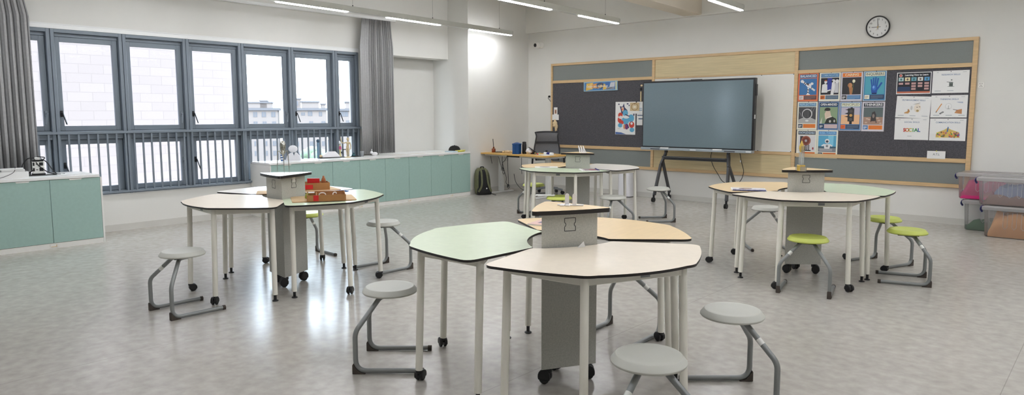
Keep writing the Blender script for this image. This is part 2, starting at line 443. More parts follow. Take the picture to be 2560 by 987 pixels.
# ------------------------------------------------------------------ outside
def stone_wall():
    pts = [(-16, -14)]+[(-16, -14+21.5*i/20) for i in range(1, 20)]+[(x, y) for x, y in arc((-17.05, 7.5), 1.05, 0, 90, 14)]+[(-30, 8.55)]
    bm = bmesh.new(); uv = bm.loops.layers.uv.new('UVMap'); L = 0; prev = None
    lo, hi = -16, 16
    for i in range(len(pts)-1):
        (x0, y0), (x1, y1) = pts[i], pts[i+1]; d = math.hypot(x1-x0, y1-y0)
        vs = [bm.verts.new((x0, y0, lo)), bm.verts.new((x1, y1, lo)), bm.verts.new((x1, y1, hi)), bm.verts.new((x0, y0, hi))]
        f = bm.faces.new(vs)
        for lp, q in zip(f.loops, ((L, lo), (L+d, lo), (L+d, hi), (L, hi))): lp[uv].uv = q
        L += d
    for q in ([(-16, -14), (-30, -14)], [(-30, -14), (-30, 8.55)]):
        (x0, y0), (x1, y1) = q
        bm.faces.new([bm.verts.new((x0, y0, lo)), bm.verts.new((x0, y0, hi)), bm.verts.new((x1, y1, hi)), bm.verts.new((x1, y1, lo))])
    bm.faces.new([bm.verts.new((x, y, hi)) for x, y in pts+[(-30, -14)]])
    me = bpy.data.meshes.new('stone_building'); bm.to_mesh(me); bm.free(); me.materials.append(STONE)
    o = bpy.data.objects.new('stone_building', me); COL.objects.link(o); return o
tag(stone_wall(), 'pale stone clad building with a rounded corner close outside the windows', 'building')
struct(MB().box((-420, -200, -16.5), (-10.6, 420, -16)).build('ground_outside', GROUND))  # ground slab added to stop sky light coming up from below
TH = R(58.4); AF = Vector((-math.sin(TH), math.cos(TH), 0)); AR = Vector((math.cos(TH), math.sin(TH), 0)); AD = 240
def apartment(u0, u1, vtop, blocks, wins, label, cornice=True):
    k = AD/F; sx = lambda u: (u-770)*k; sz = lambda v: H+(283-v)*k
    o = thing('apartment_building', label, 'building', AF*AD, TH)
    MB().box((sx(u0), 0, -16), (sx(u1), 14, sz(vtop))).build('wall', APT, o)
    if cornice: MB().box((sx(u0)-.6, -.7, sz(vtop)-.5), (sx(u1)+.6, 14.5, sz(vtop)+.3)).build('cornice', APTD, o)
    for a, b, t in blocks:
        tw = MB().box((sx(a), 1, sz(vtop)), (sx(b), 9, sz(t))).build('attic', APT, o)
        MB().box((sx(a)-.3, .7, sz(t)-.1), (sx(b)+.3, 9.3, sz(t)+.35)).build('roof_edge', APTD, tw)
    for u, v, ww, hh in wins:
        f = MB().box((sx(u)-ww/2, -.08, sz(v)-hh/2), (sx(u)+ww/2, .1, sz(v)+hh/2)).build('window', APTW, o)
        MB().box((sx(u)-.05, -.12, sz(v)-hh/2), (sx(u)+.05, -.08, sz(v)+hh/2)).build('mullion', APT, f)
W1 = [(653, 282, 1.2, 1.7), (672, 282, 1.3, 1.7), (693, 282, 1.3, 1.7)]+[(x, y, 1.2, 1.6) for y in (304, 327, 350, 373) for x in (653, 673, 694)]
apartment(625, 703, 269, [(628, 690, 255), (664, 679, 251)], W1, 'pale far apartment block seen past the rounded stone corner')
W2 = [(745, 256, 1.2, 1.5), (760, 281, 1.2, 1), (776, 280, 1.4, 1.6), (800, 281, 1, 1.5)]+[(x, y, 1.2, 1.6) for y in (304, 328, 352, 376) for x in (744, 778, 806)]
apartment(735, 814, 269, [(737, 755, 246), (757, 797, 253), (803, 812, 258)], W2, 'pale far apartment block with a stair tower and wide dark cornice')
W3 = [(855, 281, 2.6, 1.8), (863, 302, 1, 1.5), (880, 302, 1, 1.5), (858, 325, 1.2, 1.6), (882, 325, 1.2, 1.6)]
apartment(846, 872, 270, [(860, 872, 253)], W3, 'narrow far apartment block with a square rooftop tower beside the curtain')
tr = MB()
for i in range(26):
    a = random.uniform(0, 6.28); r = random.uniform(0, 3.2); tr.ball((r*math.cos(a), r*math.sin(a)*.7, random.uniform(4, 9)), random.uniform(1, 1.9), 9)
to = tag(tr.build('tree', LEAF, None, AF*170+AR*(770-752)*170/F+Vector((0, 0, -16))), 'hazy green treetop below the far apartment blocks', 'tree')
MB().cyl((0, 0, 0), (0, 0, 5), .3, 8).build('trunk', CARD, to)
W = bpy.data.worlds.new('overcast_sky'); SC.world = W; W.use_nodes = True
bg = W.node_tree.nodes['Background']
tcw = W.node_tree.nodes.new('ShaderNodeTexCoord'); sxw = W.node_tree.nodes.new('ShaderNodeSeparateXYZ'); rw = W.node_tree.nodes.new('ShaderNodeValToRGB')
W.node_tree.links.new(tcw.outputs['Generated'], sxw.inputs[0]); W.node_tree.links.new(sxw.outputs['Z'], rw.inputs['Fac'])
rw.color_ramp.elements[0].color = (.74, .87, 1, 1); rw.color_ramp.elements[1].color = (.66, .83, 1, 1)
W.node_tree.links.new(rw.outputs['Color'], bg.inputs['Color']); bg.inputs['Strength'].default_value = 10.5
# sampling portals in the window openings (they only guide the sky's own light)
for ya, yb_ in ((-1.37, 1.2), (1.2, 3.94), (3.94, 6.65)):
    ld = bpy.data.lights.new('sky_portal', 'AREA'); ld.shape = 'RECTANGLE'; ld.size = 1.96; ld.size_y = yb_-ya; ld.cycles.is_portal = True
    lo = bpy.data.objects.new('sky_portal', ld); COL.objects.link(lo); lo.location = (XW-.2, (ya+yb_)/2, 1.44); lo.rotation_euler = (0, -PI/2, 0)

# ------------------------------------------------------------------ pendant lamps
def pendant(x, y, label, wires, L=9.3):
    t = thing('linear_pendant_lamp', label, 'lamp', (x, y, 2.85), math.atan(SK), 'long white pendant lamps on thin wires')
    m = MB().box((-.03, -L, .006), (.03, 0, .085))
    m.build('housing', ALU, t, bevel=.003, seg=1)
    MB().box((-.03, -.001, .03), (.03, .004, .075)).build('end_cap', STEELG, t)
    k = 0
    while k*1.84+1.13 < L:
        MB().box((-.024, -k*1.84-1.13, -.004), (.024, -k*1.84-.02, .0055)).build('diffuser', LAMP, t); k += 1
    for d in wires:
        wr = MB().cyl((0, -d, .09), (0, -d, .75), .0016, 6).build('wire', STEELG, t)
        MB().cyl((0, -d, .085), (0, -d, .104), .007, 8).build('gripper', BLACK, wr)
pendant(-8.449, 9.415, 'long pendant lamp over the cabinets, throwing a bright patch on the pier', (.35, 2.02, 3.6, 5.3, 7, 8.8))
pendant(-6.122, 9.344, 'long pendant lamp ending in front of the security camera wall', (.4, 2.01, 3.6, 5.3, 7, 8.8))
pendant(-4.101, 9.344, 'short visible end of a pendant lamp above the pale beam', (.43, 2.0, 3.6, 5.3, 7, 8.8))
pendant(-1.9, 9.3, 'pendant lamp above the clock side of the room, beyond the picture', (.43, 2.0, 3.6, 5.3, 7, 8.8))  # unseen row, added for the light it gives this side
pendant(.3, 9.3, 'pendant lamp near the camera, beyond the picture', (.43, 2.0, 3.6, 5.3, 7, 8.8))  # another unseen row, added to help light the room

# ------------------------------------------------------------------ curtains
def curtain(name, label, y0, y1, z0, z1, x, pleats, amp, flat=0):
    m = MB(); n = pleats*10; rows = 7
    def prof(t, s):                        # t along, s height 0..1
        e = .75+.25*(1-s)
        f = 1 if t > flat else .12
        ph = t*pleats*2*PI
        pin = .86+.14*min(1, abs(s-1)*4)
        yy = y0+(y1-y0)*t
        cy = (y0+y1)/2
        return (x+amp*e*f*(math.sin(ph)+.15*math.sin(2.3*ph+1)), cy+(yy-cy)*(pin if s > .9 else 1)+.006*math.sin(3*ph), z0+(z1-z0)*s)
    S = [0, .2, .4, .6, .8, .93, 1]
    V = [[m.bm.verts.new(prof(i/n, s)) for i in range(n+1)] for s in S]
    for a, b in zip(V, V[1:]):
        for i in range(n): m._f([a[i], a[i+1], b[i+1], b[i]], 0)
    o = m.build('curtain', CURT, None, ang=80)
    sm = o.modifiers.new('thick', 'SOLIDIFY'); sm.thickness = .004
    tag(o, label, 'curtain', 'grey pleated curtains')
    return o
curtain('curtain', 'grey pleated curtain hanging behind the lone cabinet with the power tower', 1.25, 2.19, .80, 2.945, -9.12, 15, .034)
curtain('curtain', 'grey pleated curtain gathered at the end of the long cabinet run', 6.58, 7.24, .80, 2.945, -9.12, 16, .032, .24)
tag(MB().box((-9.145, .2, 2.95), (-9.105, 7.3, 2.985)).box((-9.135, .2, 2.944), (-9.115, 7.3, 2.95)).build('curtain_track', TRIMW, bevel=.002),
    'thin white curtain track running above the windows', 'curtain track')

# ------------------------------------------------------------------ base cabinets
def cabinet(xf, y0, y1, label, group, ndoors=2, end=None):
    t = thing('base_cabinet', label, 'cabinet', (xf, y0, 0), 0, group)
    D = abs(XW-xf)-.057; L = y1-y0
    m = MB(); m.box((-D, .001, .012), (-.02, L-.001, .742)); m.build('body', CABW, t)
    MB().box((-D, .001, 0), (-.004, L-.001, .056)).box((-D, .001, 0), (-.03, L-.001, .01), 1).build('plinth', [CABW, DARKGAP], t)
    dl = L/ndoors
    for k in range(ndoors):
        a, b = k*dl+.0018, (k+1)*dl-.0018
        d = MB().box((-.02, a, .060), (0, b, .739)).build('door', TEAL, t, bevel=.0012, seg=1)
        c = (a+b)/2
        h = MB(); h.slab([(-.062, .741), (-.054, .727), (.054, .727), (.062, .741)], -.004, .003)
        h.xf(Matrix.Translation((.001, c, 0)) @ Matrix.Rotation(PI/2, 4, 'Z'))
        h.build('handle', CABW, d)
    MB().box((-.004, L/2-.035, .012), (.001, L/2+.035, .046)).box((.001, L/2-.028, .018), (.003, L/2+.028, .024), 1).box((.001, L/2+.02, .018), (.003, L/2+.028, .04), 1).build('socket_plate', [CABW, BONE], t)
    return t
RY = [4.776, 5.754, 6.72, 7.68, 8.606]
GR = 'teal two-door base cabinets under the long white worktop'
for i, lb in enumerate(('teal two-door cabinet at the open white-sided end of the long run', 'teal two-door cabinet below the standing wooden figure',
                        'teal two-door cabinet below the gathered curtain', 'teal two-door cabinet of the long run ending against the pier')):
    c = cabinet(-8.72, RY[i], RY[i+1], lb, GR)
    if i == 0: MB().box((-.55, -.018, 0), (0, -.0005, .742)).build('end_panel', CABW, c)
c = cabinet(-8.55, 1.646, 2.616, 'lone teal two-door cabinet carrying the power tower', 'teal two-door base cabinets in front of the curtain')
MB().box((-.7, .9705, 0), (0, .988, .742)).build('end_panel', CABW, c)
cabinet(-8.55, .676, 1.646, 'teal cabinet carrying on from the lone power tower cabinet out of view', 'teal two-door base cabinets in front of the curtain')
tag(MB().box((XW+.055, 4.752, .744), (-8.712, 6.53, .772)).box((XW+.003, 6.53, .744), (-8.712, 8.606, .772)).box((-9.67, 7.03, .746), (XW+.003, 8.606, .772)).build('worktop', WTOP, bevel=.002),
    'long white worktop over the row of eight teal doors', 'worktop')
tag(MB().box((XW+.055, .676, .744), (-8.542, 2.61, .772)).build('worktop', WTOP, bevel=.002), 'short white worktop below the grey curtain', 'worktop')

# ------------------------------------------------------------------ petal tables
def petal_outline():
    V = [(.15, -.247), (.42, -.624), (.81, -.287), (.81, .287), (.42, .624), (.15, .247)]
    o = round_poly(V, [.012, .075, .05, .05, .075, .012], 6, [0, .012, .035, .012, 0, 0])
    notch = [(.15+.055*(1-(s/.245)**2), s) for s in [.20-.4*i/8 for i in range(9)]]
    return o+notch
PET = petal_outline()
def caster(parent, p, ang, name='caster'):
    m = MB()
    for s in (-1, 1):
        m.cyl((.016, s*.006, .028), (.016, s*.021, .028), .0275, 16)
    hood = arc((.016, .030), .031, -25, 205, 12)
    for s in (-1, 1): m.slab(hood, s*.0045 if s > 0 else -.024, s*.024 if s > 0 else -.0045)
    m.box((-.004, -.0045, .03), (.03, .0045, .055))
    m.cyl((0, 0, .045), (0, 0, .068), .019, 14)
    return m.build(name, BLACK, parent, p, ang, bevel=.004)
def level_foot(parent, p):
    return MB().lathe([(.023, 0), (.024, .004), (.020, .009), (.011, .011), (.011, .05), (.0185, .052), (.0185, .056)], (0, 0, 0), 16).build('levelling_foot', BLACK, parent, p)
LEGS = [('f', .395, -.50, .383, -.475), ('c', .762, -.272, .742, -.262), ('c', .762, .272, .742, .262), ('f', .395, .50, .383, .475)]
def petal_table(x, y, deg, top, label, sw=(35, -60)):
    t = thing('petal_table', label, 'table', (x, y, 0), R(deg), 'petal tables of the four clusters')
    MB().prism(PET, .7295, .742, 0, 1, 1).build('tabletop', [top, EDGE], t, ang=30)
    fr = MB(); P = [Vector((l[3], l[4], .706)) for l in LEGS]
    for i in range(4): fr.bar(P[i], P[(i+1) % 4], .022, .044)
    fr.bar(P[0]*.999, P[3]*.999, .02, .04)
    fr.build('frame', LEGM, t, bevel=.003, seg=1)
    MB().box((.755, .02, .695), (.7565, .07, .716)).build('hook', STEELG, t)
    ci = 0
    for k, bx, by, tx, ty in LEGS:
        zb = .062 if k == 'c' else .05
        lg = MB().cyl((tx, ty, .7285), (bx, by, zb), .0195, 20).build('leg', LEGM, t)
        if k == 'c':
            caster(lg, (bx, by, 0), R(sw[ci])); ci += 1
        else: level_foot(lg, (bx, by, 0))
    return t
TB = [
 (-2.279, 2.975, 213.7, GREEN, 'pale green petal table with bare top, in the cluster nearest the camera', (-60, -100)),
 (-2.292, 2.946, 335.4, CREAM, 'cream petal table with bare top nearest the camera, between two grey stools', (20, 70)),
 (-2.333, 2.985, 94.0, MAPLE, 'wood-look petal table behind the grey pod nearest the camera, notebook on it', (60, 20)),
 (-5.287, 3.070, 265.2, CREAM, 'bare cream petal table by the lone grey stool, in the cluster nearest the windows', (170, 50)),
 (-5.377, 3.054, 26.8, GREEN, 'pale green petal table carrying the low cardboard box with compartments', (-80, -150)),
 (-5.386, 3.013, 142.2, PALE, 'pale petal table nearest the windows carrying the box with a red card', (0, -100)),
 (-2.160, 6.398, 179.0, MAPLE, 'wood-look petal table with a notebook, near the big screen stand', (20, 0)),
 (-2.253, 6.348, 303.1, CREAM, 'cream petal table standing behind the lime stool that faces the camera', (-110, 30)),
 (-2.239, 6.391, 51.8, GREEN, 'green petal table close to the board wall, two lime stools at its side', (130, 90)),
 (-5.383, 7.219, 288.6, GREEN, 'pale green petal table with a spiral notebook, farthest cluster in front of the desk', (0, 0)),
 (-5.341, 7.300, 175.4, MAPLE, 'wood-look petal table of the farthest cluster, close to the office desk', (-50, 20)),
 (-5.387, 7.217, 46.3, PALE, 'pale petal table of the farthest cluster, in front of the white bin', (60, 120)),
]
for i, a in enumerate(TB): petal_table(*a).scale = (1, 1, 1+.0008*(i % 3))

# ------------------------------------------------------------------ grey triangular pods
def pod(x, y, deg, top, label, tophb=0, sticker=False):
    t = thing('power_pod', label, 'pod', (x, y, 0), R(deg), 'grey three-sided pods between the petal tables')
    V = [(.185*math.cos(R(a)), .185*math.sin(R(a))) for a in (60, 180, 300)]
    MB().prism(round_poly(V, .006, 2), .09, .918).build('body', PODG, t, ang=25)
    S = [(.258*math.cos(R(a)), .272*math.sin(R(a))) for a in (60, 180, 300)]
    MB().prism(round_poly(S, .05, 6, .012), .918, .94, 0, 1, 1).build('pod_top', [top, EDGE], t, ang=30)
    for a, sw in ((60, 10), (180, 200), (300, -70)):
        cs = caster(t, (.125*math.cos(R(a)), .125*math.sin(R(a)), 0), R(sw+a)); cs.scale = (1.1, 1.1, 1.35)
    for a in (0, 120, 240):
        c = R(a); m = MB(); w, h = .031, .034
        nt = .008
        P = [(-w, -h), (w, -h)]+[(w, -nt-.004), (w-.007, -.004), (w-.007, .004), (w, nt+.004)]+[(w, h), (-w, h)]+[(-w, nt+.004), (-w+.007, .004), (-w+.007, -.004), (-w, -nt-.004)]
        P.append(P[0])
        for (p0, q0), (p1, q1) in zip(P, P[1:]): m.bar((.0927, p0, .858+q0), (.0927, p1, .858+q1), .0034, .0012, 0, (1, 0, 0))
        m.xf(Matrix.Rotation(c, 4, 'Z')); m.build('outlet_cutout', INK, t)
    if sticker:
        MB().box((.0925, -.018, .872), (.0935, .022, .914)).build('label_card', STICK, t)
    return t
pod(-2.222, 2.886, -29.2, MAPLE, 'grey three-sided pod with wood-look top nearest the camera, white printed clip on it')
pod(-5.259, 2.996, 23.5, PALE, 'grey three-sided pod with white top carrying the three-legged metal juicer', sticker=True)
pod(-2.155, 6.31, -51.6, MAPLE, 'grey three-sided pod with wood-look top carrying the clear trophy')
pod(-5.26, 7.17, -67.7, MAPLE, 'grey three-sided pod with wood-look top carrying the white wire stand')

# ------------------------------------------------------------------ stools (local +x points the way the floor runners go)
def make_stool(seatm, label):
    t = thing('stool', label, 'stool', (0, 0, 0), 0, 'round stools on bent steel legs')
    prof = [(.0, .412), (.138, .412), (.152, .414), (.157, .420), (.157, .4245), (.139, .4475), (.136, .4495), (.130, .4500), (.112, .4475), (.07, .4445), (0, .4435)]
    MB().lathe(prof, (0, 0, 0), 56).build('seat', seatm, t, ang=28)
    MB().box((-.085, -.07, .398), (.075, .07, .412)).build('bracket', BLACK, t, bevel=.004)
    for s in (1, -1):
        hx, hy = -.165, s*.188
        P = [(.02, s*.038, .403), (-.045, s*.050, .400), (hx, hy, .235), (hx, hy, .0165), (hx+.375, hy, .0165)]
        lg = MB().tube(fillet(P, (.025, .035, .065)), .0142, 12).build('leg', STEELG, t, ang=60)
        hp = MB().slab([(hx-.017, .0), (hx+.055, .0), (hx+.053, .006), (hx+.022, .012), (hx-.002, .04), (hx-.012, .06), (hx-.017, .05)], -.0155, .0155)
        hp.xf(Matrix.Translation((0, hy, 0))); hp.build('heel_pad', RUBBER, lg, bevel=.003)
        MB().cyl((hx+.355, hy, .0165), (hx+.378, hy, .0165), .0155, 12).box((hx+.355, hy-.012, 0), (hx+.378, hy+.012, .012)).build('toe_cap', RUBBER, lg, bevel=.002)
        if s > 0:
            a = Vector((-.096, s*.1086, .330)); b = Vector((-.112, s*.127, .308))
            MB().tube([a, b], .0148, 12).build('sticker', STICK, lg)
    return t
ST = [
 (-5.084, 2.062, 90, 0, 'grey stool standing alone in front of the cream table by the windows'),
 (-3.11, 2.412, 42, 0, 'grey stool partly hidden by a table leg, beside the pale green table nearest the camera'),
 (-5.1, 3.896, 268, 0, 'grey stool behind the table with the compartment box, seat behind a table leg'),
 (-6.136, 3.736, -3.4, 1, 'lime stool mostly hidden behind the pod with the metal juicer'),
 (-1.431, 3.262, 222, 0, 'grey stool standing free by the end of the cream table nearest the camera'),
 (-1.408, 2.411, 138, 0, 'grey stool cut off by the bottom of the picture'),
 (-2.37, 3.703, -88, 0, 'grey stool whose bent legs show below the cream table nearest the camera'),
 (-1.866, 5.652, 102, 1, 'lime stool with splayed legs facing the camera in front of a grey pod'),
 (-1.355, 6.58, 196.4, 1, 'lime stool standing free beside the green table, before the storage boxes'),
 (-1.688, 7.199, 247.5, 1, 'lime stool half hidden behind the legs of the green table'),
 (-4.67, 8.164, 227, 0, 'grey stool standing free below the big screen'),
 (-6.28, 7.465, 62, 1, 'lime stool seen between table legs in front of the office chair'),
 (-4.6, 6.956, 160, 0, 'grey stool under the pale table before the white bin'),
 (-5.064, 6.498, 110, 1, 'lime stool behind the nearest pod top, white card lying on it'),
 (-2.817, 7.208, 307, 0, 'grey stool behind the wood-look table with a notebook, near the screen stand'),
]
protos = {}
for x, y, d, k, lb in ST:
    if k not in protos: o = protos[k] = make_stool((SEATG, SEATL)[k], lb)
    else: o = copy_tree(protos[k])
    o.location = (x, y, 0); o.rotation_euler = (0, 0, R(d)); o['label'] = lb
    o['group'] = ('grey round stools on bent steel legs', 'lime round stools on bent steel legs')[k]

# ------------------------------------------------------------------ display board
bd = thing('display_board', 'long oak framed display wall of charcoal felt, grey panels and whiteboard', 'display board', (0, YB, 0))
yo = lambda v: v-YB
def frame(nm, x0, x1, z0, z1, m, y0=-.041, y1=0): MB().box((x0, y0, z0), (x1, y1, z1)).build(nm, m, bd, bevel=.002, seg=1)
frame('top_rail', -8.279, -1.468, 2.341, 2.384, OAKH); frame('bottom_rail', -8.279, -1.468, .479, .526, OAKH)
for a, b in ((-8.279, -8.240), (-6.088, -6.036), (-3.712, -3.660), (-1.522, -1.468)): frame('stile', a, b, .526, 2.341, OAK)
for a, b in ((-8.240, -6.088), (-3.660, -1.522)):
    frame('shelf_rail', a, b, 2.014, 2.066, OAKH, -.039); frame('shelf_rail', a, b, .802, .856, OAKH, -.039)
    frame('grey_panel', a, b, 2.066, 2.341, FELTG, -.020); frame('grey_panel', a, b, .526, .802, FELTG, -.020)
    frame('pin_panel', a, b, .856, 2.014, FELTD, -.026)
frame('oak_panel', -6.036, -3.712, 2.045, 2.341, OAKP, -.026); frame('oak_panel', -6.036, -3.712, .526, .822, OAKP, -.026)
frame('shelf_rail', -6.036, -3.712, .822, .866, OAKH, -.038)
frame('shelf_rail', -6.036, -3.712, 2.018, 2.045, OAKH, -.037)
frame('whiteboard', -6.034, -3.714, .868, 2.016, WBOARD, -.031)
m = MB()
for lo, hi in (((-6.034, -.035, .868), (-3.714, -.03, .880)), ((-6.034, -.035, 2.004), (-3.714, -.03, 2.016)), ((-6.034, -.035, .88), (-6.022, -.03, 2.004)), ((-3.726, -.035, .88), (-3.714, -.03, 2.004))): m.box(lo, hi)
m.build('whiteboard_rim', TRIMW, bd)
m = MB()
for x, z in ((-4.2, 2.013), (-4.22, .872), (-3.722, .872), (-3.722, 2.01), (-5.6, 2.013)): m.box((x-.006, -.037, z-.005), (x+.006, -.035, z+.005))
m.build('whiteboard_clip', INK, bd)

# ------------------------------------------------------------------ printed sheets
def sheet(name, x0, z0, w, h, label, cat, group=None, paper=PAPER, tilt=0, y=YB-.0262):
    t = thing(name, label, cat, (x0, y, z0), 0, group); t.rotation_euler = (0, R(tilt), 0)
    MB().box((0, -.0012, 0), (w, 0, h)).build('paper', paper, t)
    return t
def ell(cx, cz, rx, rz, n=18): return [(cx+rx*math.cos(2*PI*i/n), cz+rz*math.sin(2*PI*i/n)) for i in range(n)]
def rec(x0, z0, x1, z1): return [(x0, z0), (x1, z0), (x1, z1), (x0, z1)]
def seg(x0, z0, x1, z1, w):
    d = Vector((x1-x0, z1-z0)); n = Vector((-d.y, d.x)).normalized()*w/2
    return [(x0+n.x, z0+n.y), (x0-n.x, z0-n.y), (x1-n.x, z1-n.y), (x1+n.x, z1+n.y)]
def drawing(name, t, ox, oz, w, h, items, y0=-.0012):
    """items: (colour, outline in 0..1 units); later ones lie on top"""
    m = MB(); mats = []
    for i, (c, out) in enumerate(items):
        mt = pm(*c)
        if mt not in mats: mats.append(mt)
        ya = y0-.00022*i
        m.slab([(ox+a*w, oz+b*h) for a, b in out], ya-.00022, ya, mats.index(mt))
    return m.build(name, mats, t)
def fine(name, t, x0, z0, w, n, pitch, c, y=-.0026, hgt=.0035):
    m = MB()
    for i in range(n):
        ww = w*(1 if i < n-1 else .6)
        m.box((x0, y-.0003, z0-i*pitch-hgt), (x0+ww, y, z0-i*pitch))
    return m.build(name, pm(*c), t)

CRM = (236, 234, 218); NVY = (38, 58, 84); BLU = (78, 122, 168); ORG = (222, 122, 58); SLT = (66, 78, 92); WHT = (232, 232, 232); GRY = (214, 214, 218)
GP = 'learner profile posters on the charcoal pin panel'
def profile(word, x0, z0, label, border, inner, hdr, txt, pic, sq, sqt, blk, blkt):
    w, h = .284, .404
    t = sheet('poster', x0, z0, w, h, label, 'poster', GP, pm(*border))
    if inner: MB().box((.008, -.0016, .008), (w-.008, -.0012, h-.008)).build('inner_border', pm(*inner), t)
    MB().box((.02, -.0024, .336), (w-.02, -.0016, .388)).build('header', pm(*hdr), t)
    text_mesh('title', word, .044, pm(*txt), t, (w/2, -.0028, .362), .028, width=min(.225, .030*len(word)))
    drawing('picture', t, .02, .092, w-.04, .236, pic, -.0016)
    MB().box((.02, -.0024, .026), (.082, -.0016, .082)).build('badge', pm(*sq), t)
    fine('badge_text', t, .027, .066, .042, 3, .012, sqt, hgt=.006)
    MB().box((.09, -.0024, .026), (w-.02, -.0016, .082)).build('caption', pm(*blk), t)
    fine('caption_text', t, .097, .074, .155, 5, .0095, blkt)
    MB().ball((w*.55, -.002, h-.004), .005, 8).build('push_pin', INK, t)
    return t
SKY = (62, 118, 172)
pic_bal = [(SKY, rec(0, 0, 1, 1)), (WHT, seg(.50, .02, .52, .42, .09)), (INKC:=(24, 26, 34), seg(.5, .14, .505, .2, .09)), (INKC, seg(.51, .28, .513, .34, .09)), (WHT, rec(.42, .0, .62, .06)),
           (WHT, seg(.18, .82, .56, .52, .12)), (INKC, seg(.27, .75, .31, .72, .12)), (INKC, seg(.36, .68, .40, .65, .12)), (WHT, ell(.15, .84, .09, .09)), (WHT, seg(.55, .52, .9, .26, .10)), (INKC, seg(.68, .43, .71, .41, .1)),
           (WHT, ell(.56, .56, .13, .13)), (INKC, ell(.49, .66, .05, .06)), (WHT, ell(.72, .68, .09, .08)), (ORG, ell(.53, .6, .025, .025))]
pic_com = [((34, 34, 44), rec(0, 0, 1, 1)), ((48, 62, 150), rec(.36, .25, .62, 1)), (WHT, [(.05, .12), (.38, .12), (.36, .6), (.24, .66), (.08, .6)]), (WHT, ell(.27, .76, .08, .1)), ((190, 90, 60), ell(.27, .84, .07, .04)),
           (WHT, [(.56, .0), (.72, .0), (.8, .45), (.78, .72), (.62, .72), (.6, .4)]), (WHT, ell(.7, .8, .1, .11)), ((205, 205, 208), [(.76, .1), (.98, .1), (.98, .7), (.8, .7)]), (WHT, ell(.9, .78, .1, .12)), (WHT, seg(.3, .2, .56, .28, .07)), (INKC, ell(.63, .78, .04, .06))]
pic_car = [((52, 50, 54), rec(0, 0, 1, 1)), ((178, 122, 80), [(.42, .0), (.54, .0), (.58, .35), (.5, .5), (.36, .42)]), ((196, 140, 96), ell(.42, .54, .12, .14)), ((150, 98, 62), seg(.36, .62, .34, .45, .03)), ((110, 130, 80), seg(.56, .1, .6, .72, .02)),
           ((232, 228, 190), ell(.61, .78, .08, .1)), ((250, 248, 230), ell(.63, .8, .04, .05)), ((70, 66, 66), seg(.4, .0, .3, .2, .02))]
HND = (58, 116, 196)
pic_inq = [((84, 166, 186), rec(0, 0, 1, 1)), ((40, 88, 168), [(.36, .02), (.62, .02), (.66, .3), (.62, .5), (.34, .5), (.32, .3)])]+[((40, 88, 168), seg(a, .45, b, c, .075)) for a, b, c in ((.37, .31, .86), (.45, .43, .95), (.53, .55, .97), (.61, .67, .92))]+[
           ((40, 88, 168), seg(.62, .25, .86, .66, .09)), (HND, ell(.48, .36, .11, .15)), ((126, 178, 230), ell(.45, .4, .05, .08)), ((26, 50, 98), rec(.38, 0, .62, .08))]
pic_ref = [((74, 74, 76), rec(0, 0, 1, 1)), ((128, 128, 130), seg(.7, .5, .95, 1, .03)), ((128, 128, 130), seg(.62, .6, .8, 1, .03)), ((128, 128, 130), seg(.05, .7, .2, .4, .03)), ((182, 182, 180), [(0, 0), (1, 0), (1, .22), (.75, .34), (.25, .34), (.02, .24)]),
           ((206, 206, 206), ell(.5, .58, .3, .32)), ((58, 58, 60), ell(.49, .57, .25, .27))]+[((128, 128, 128), seg(x, .34, x, .8, .02)) for x in (.36, .44, .52, .6)]+[(WHT, ell(.5, .16, .1, .05))]
pic_opn = [((140, 162, 128), rec(0, 0, 1, 1)), ((218, 196, 176), [(.32, .3), (.56, .22), (.66, .42), (.58, .76), (.36, .76), (.28, .6)]), ((52, 48, 48), ell(.44, .86, .16, .1)), ((60, 54, 52), [(.26, .78), (.56, .78), (.56, .86), (.26, .84)]), ((232, 226, 214), [(.3, .1), (.42, .34), (.72, .4), (.66, .46), (.4, .36)]),
           ((52, 54, 48), [(.3, 0), (1, 0), (.92, .3), (.72, .42), (.42, .3)]), ((206, 206, 196), [(.02, 0), (.16, .4), (.14, .0)]), ((188, 188, 178), ell(.6, .14, .06, .08)), ((188, 188, 178), ell(.84, .16, .05, .08))]
pic_pri = [((236, 190, 146), rec(0, 0, 1, 1)), ((196, 190, 204), rec(0, .55, 1, 1)), ((58, 56, 58), rec(.36, .16, .7, .94)), ((44, 42, 46), rec(.46, 0, .6, .18)), ((40, 40, 44), [(.2, .86), (.42, .9), (.42, .8)]), ((40, 40, 44), [(.18, .62), (.4, .7), (.4, .58)]), ((40, 40, 44), [(.18, .44), (.4, .5), (.4, .4)]),
           ((86, 82, 80), ell(.53, .76, .09, .09)), ((206, 160, 90), ell(.53, .52, .08, .08)), ((92, 88, 86), ell(.53, .28, .09, .09)), ((44, 44, 48), rec(.5, .92, .62, .99))]
pic_thi = [((96, 108, 108), rec(0, .42, 1, 1)), ((172, 140, 122), rec(0, 0, 1, .44)), ((66, 62, 62), [(.4, .2), (.62, .2), (.66, .56), (.58, .78), (.44, .7)]), ((140, 128, 120), ell(.52, .5, .06, .12)), ((58, 54, 54), seg(.6, .5, .68, .1, .04)), ((58, 54, 54), seg(.42, .5, .4, .16, .04))]+[((202, 178, 160), ell(x, z, .07, .04)) for x, z in ((.15, .12), (.3, .3), (.82, .24), (.9, .08), (.2, .34), (.74, .38))]
pic_kno = [((222, 220, 220), rec(0, 0, 1, 1)), ((60, 58, 60), rec(.12, .2, .3, .94)), ((158, 92, 72), ell(.46, .66, .28, .3)), ((118, 62, 50), ell(.46, .66, .2, .22)), ((176, 176, 180), ell(.46, .66, .07, .08))]+[((52, 48, 50), seg(x, .08, x, .42, .05)) for x in (.34, .44, .54, .64)]+[((46, 42, 44), rec(.28, .03, .76, .09)), ((160, 60, 60), rec(.84, .12, .92, .26))]
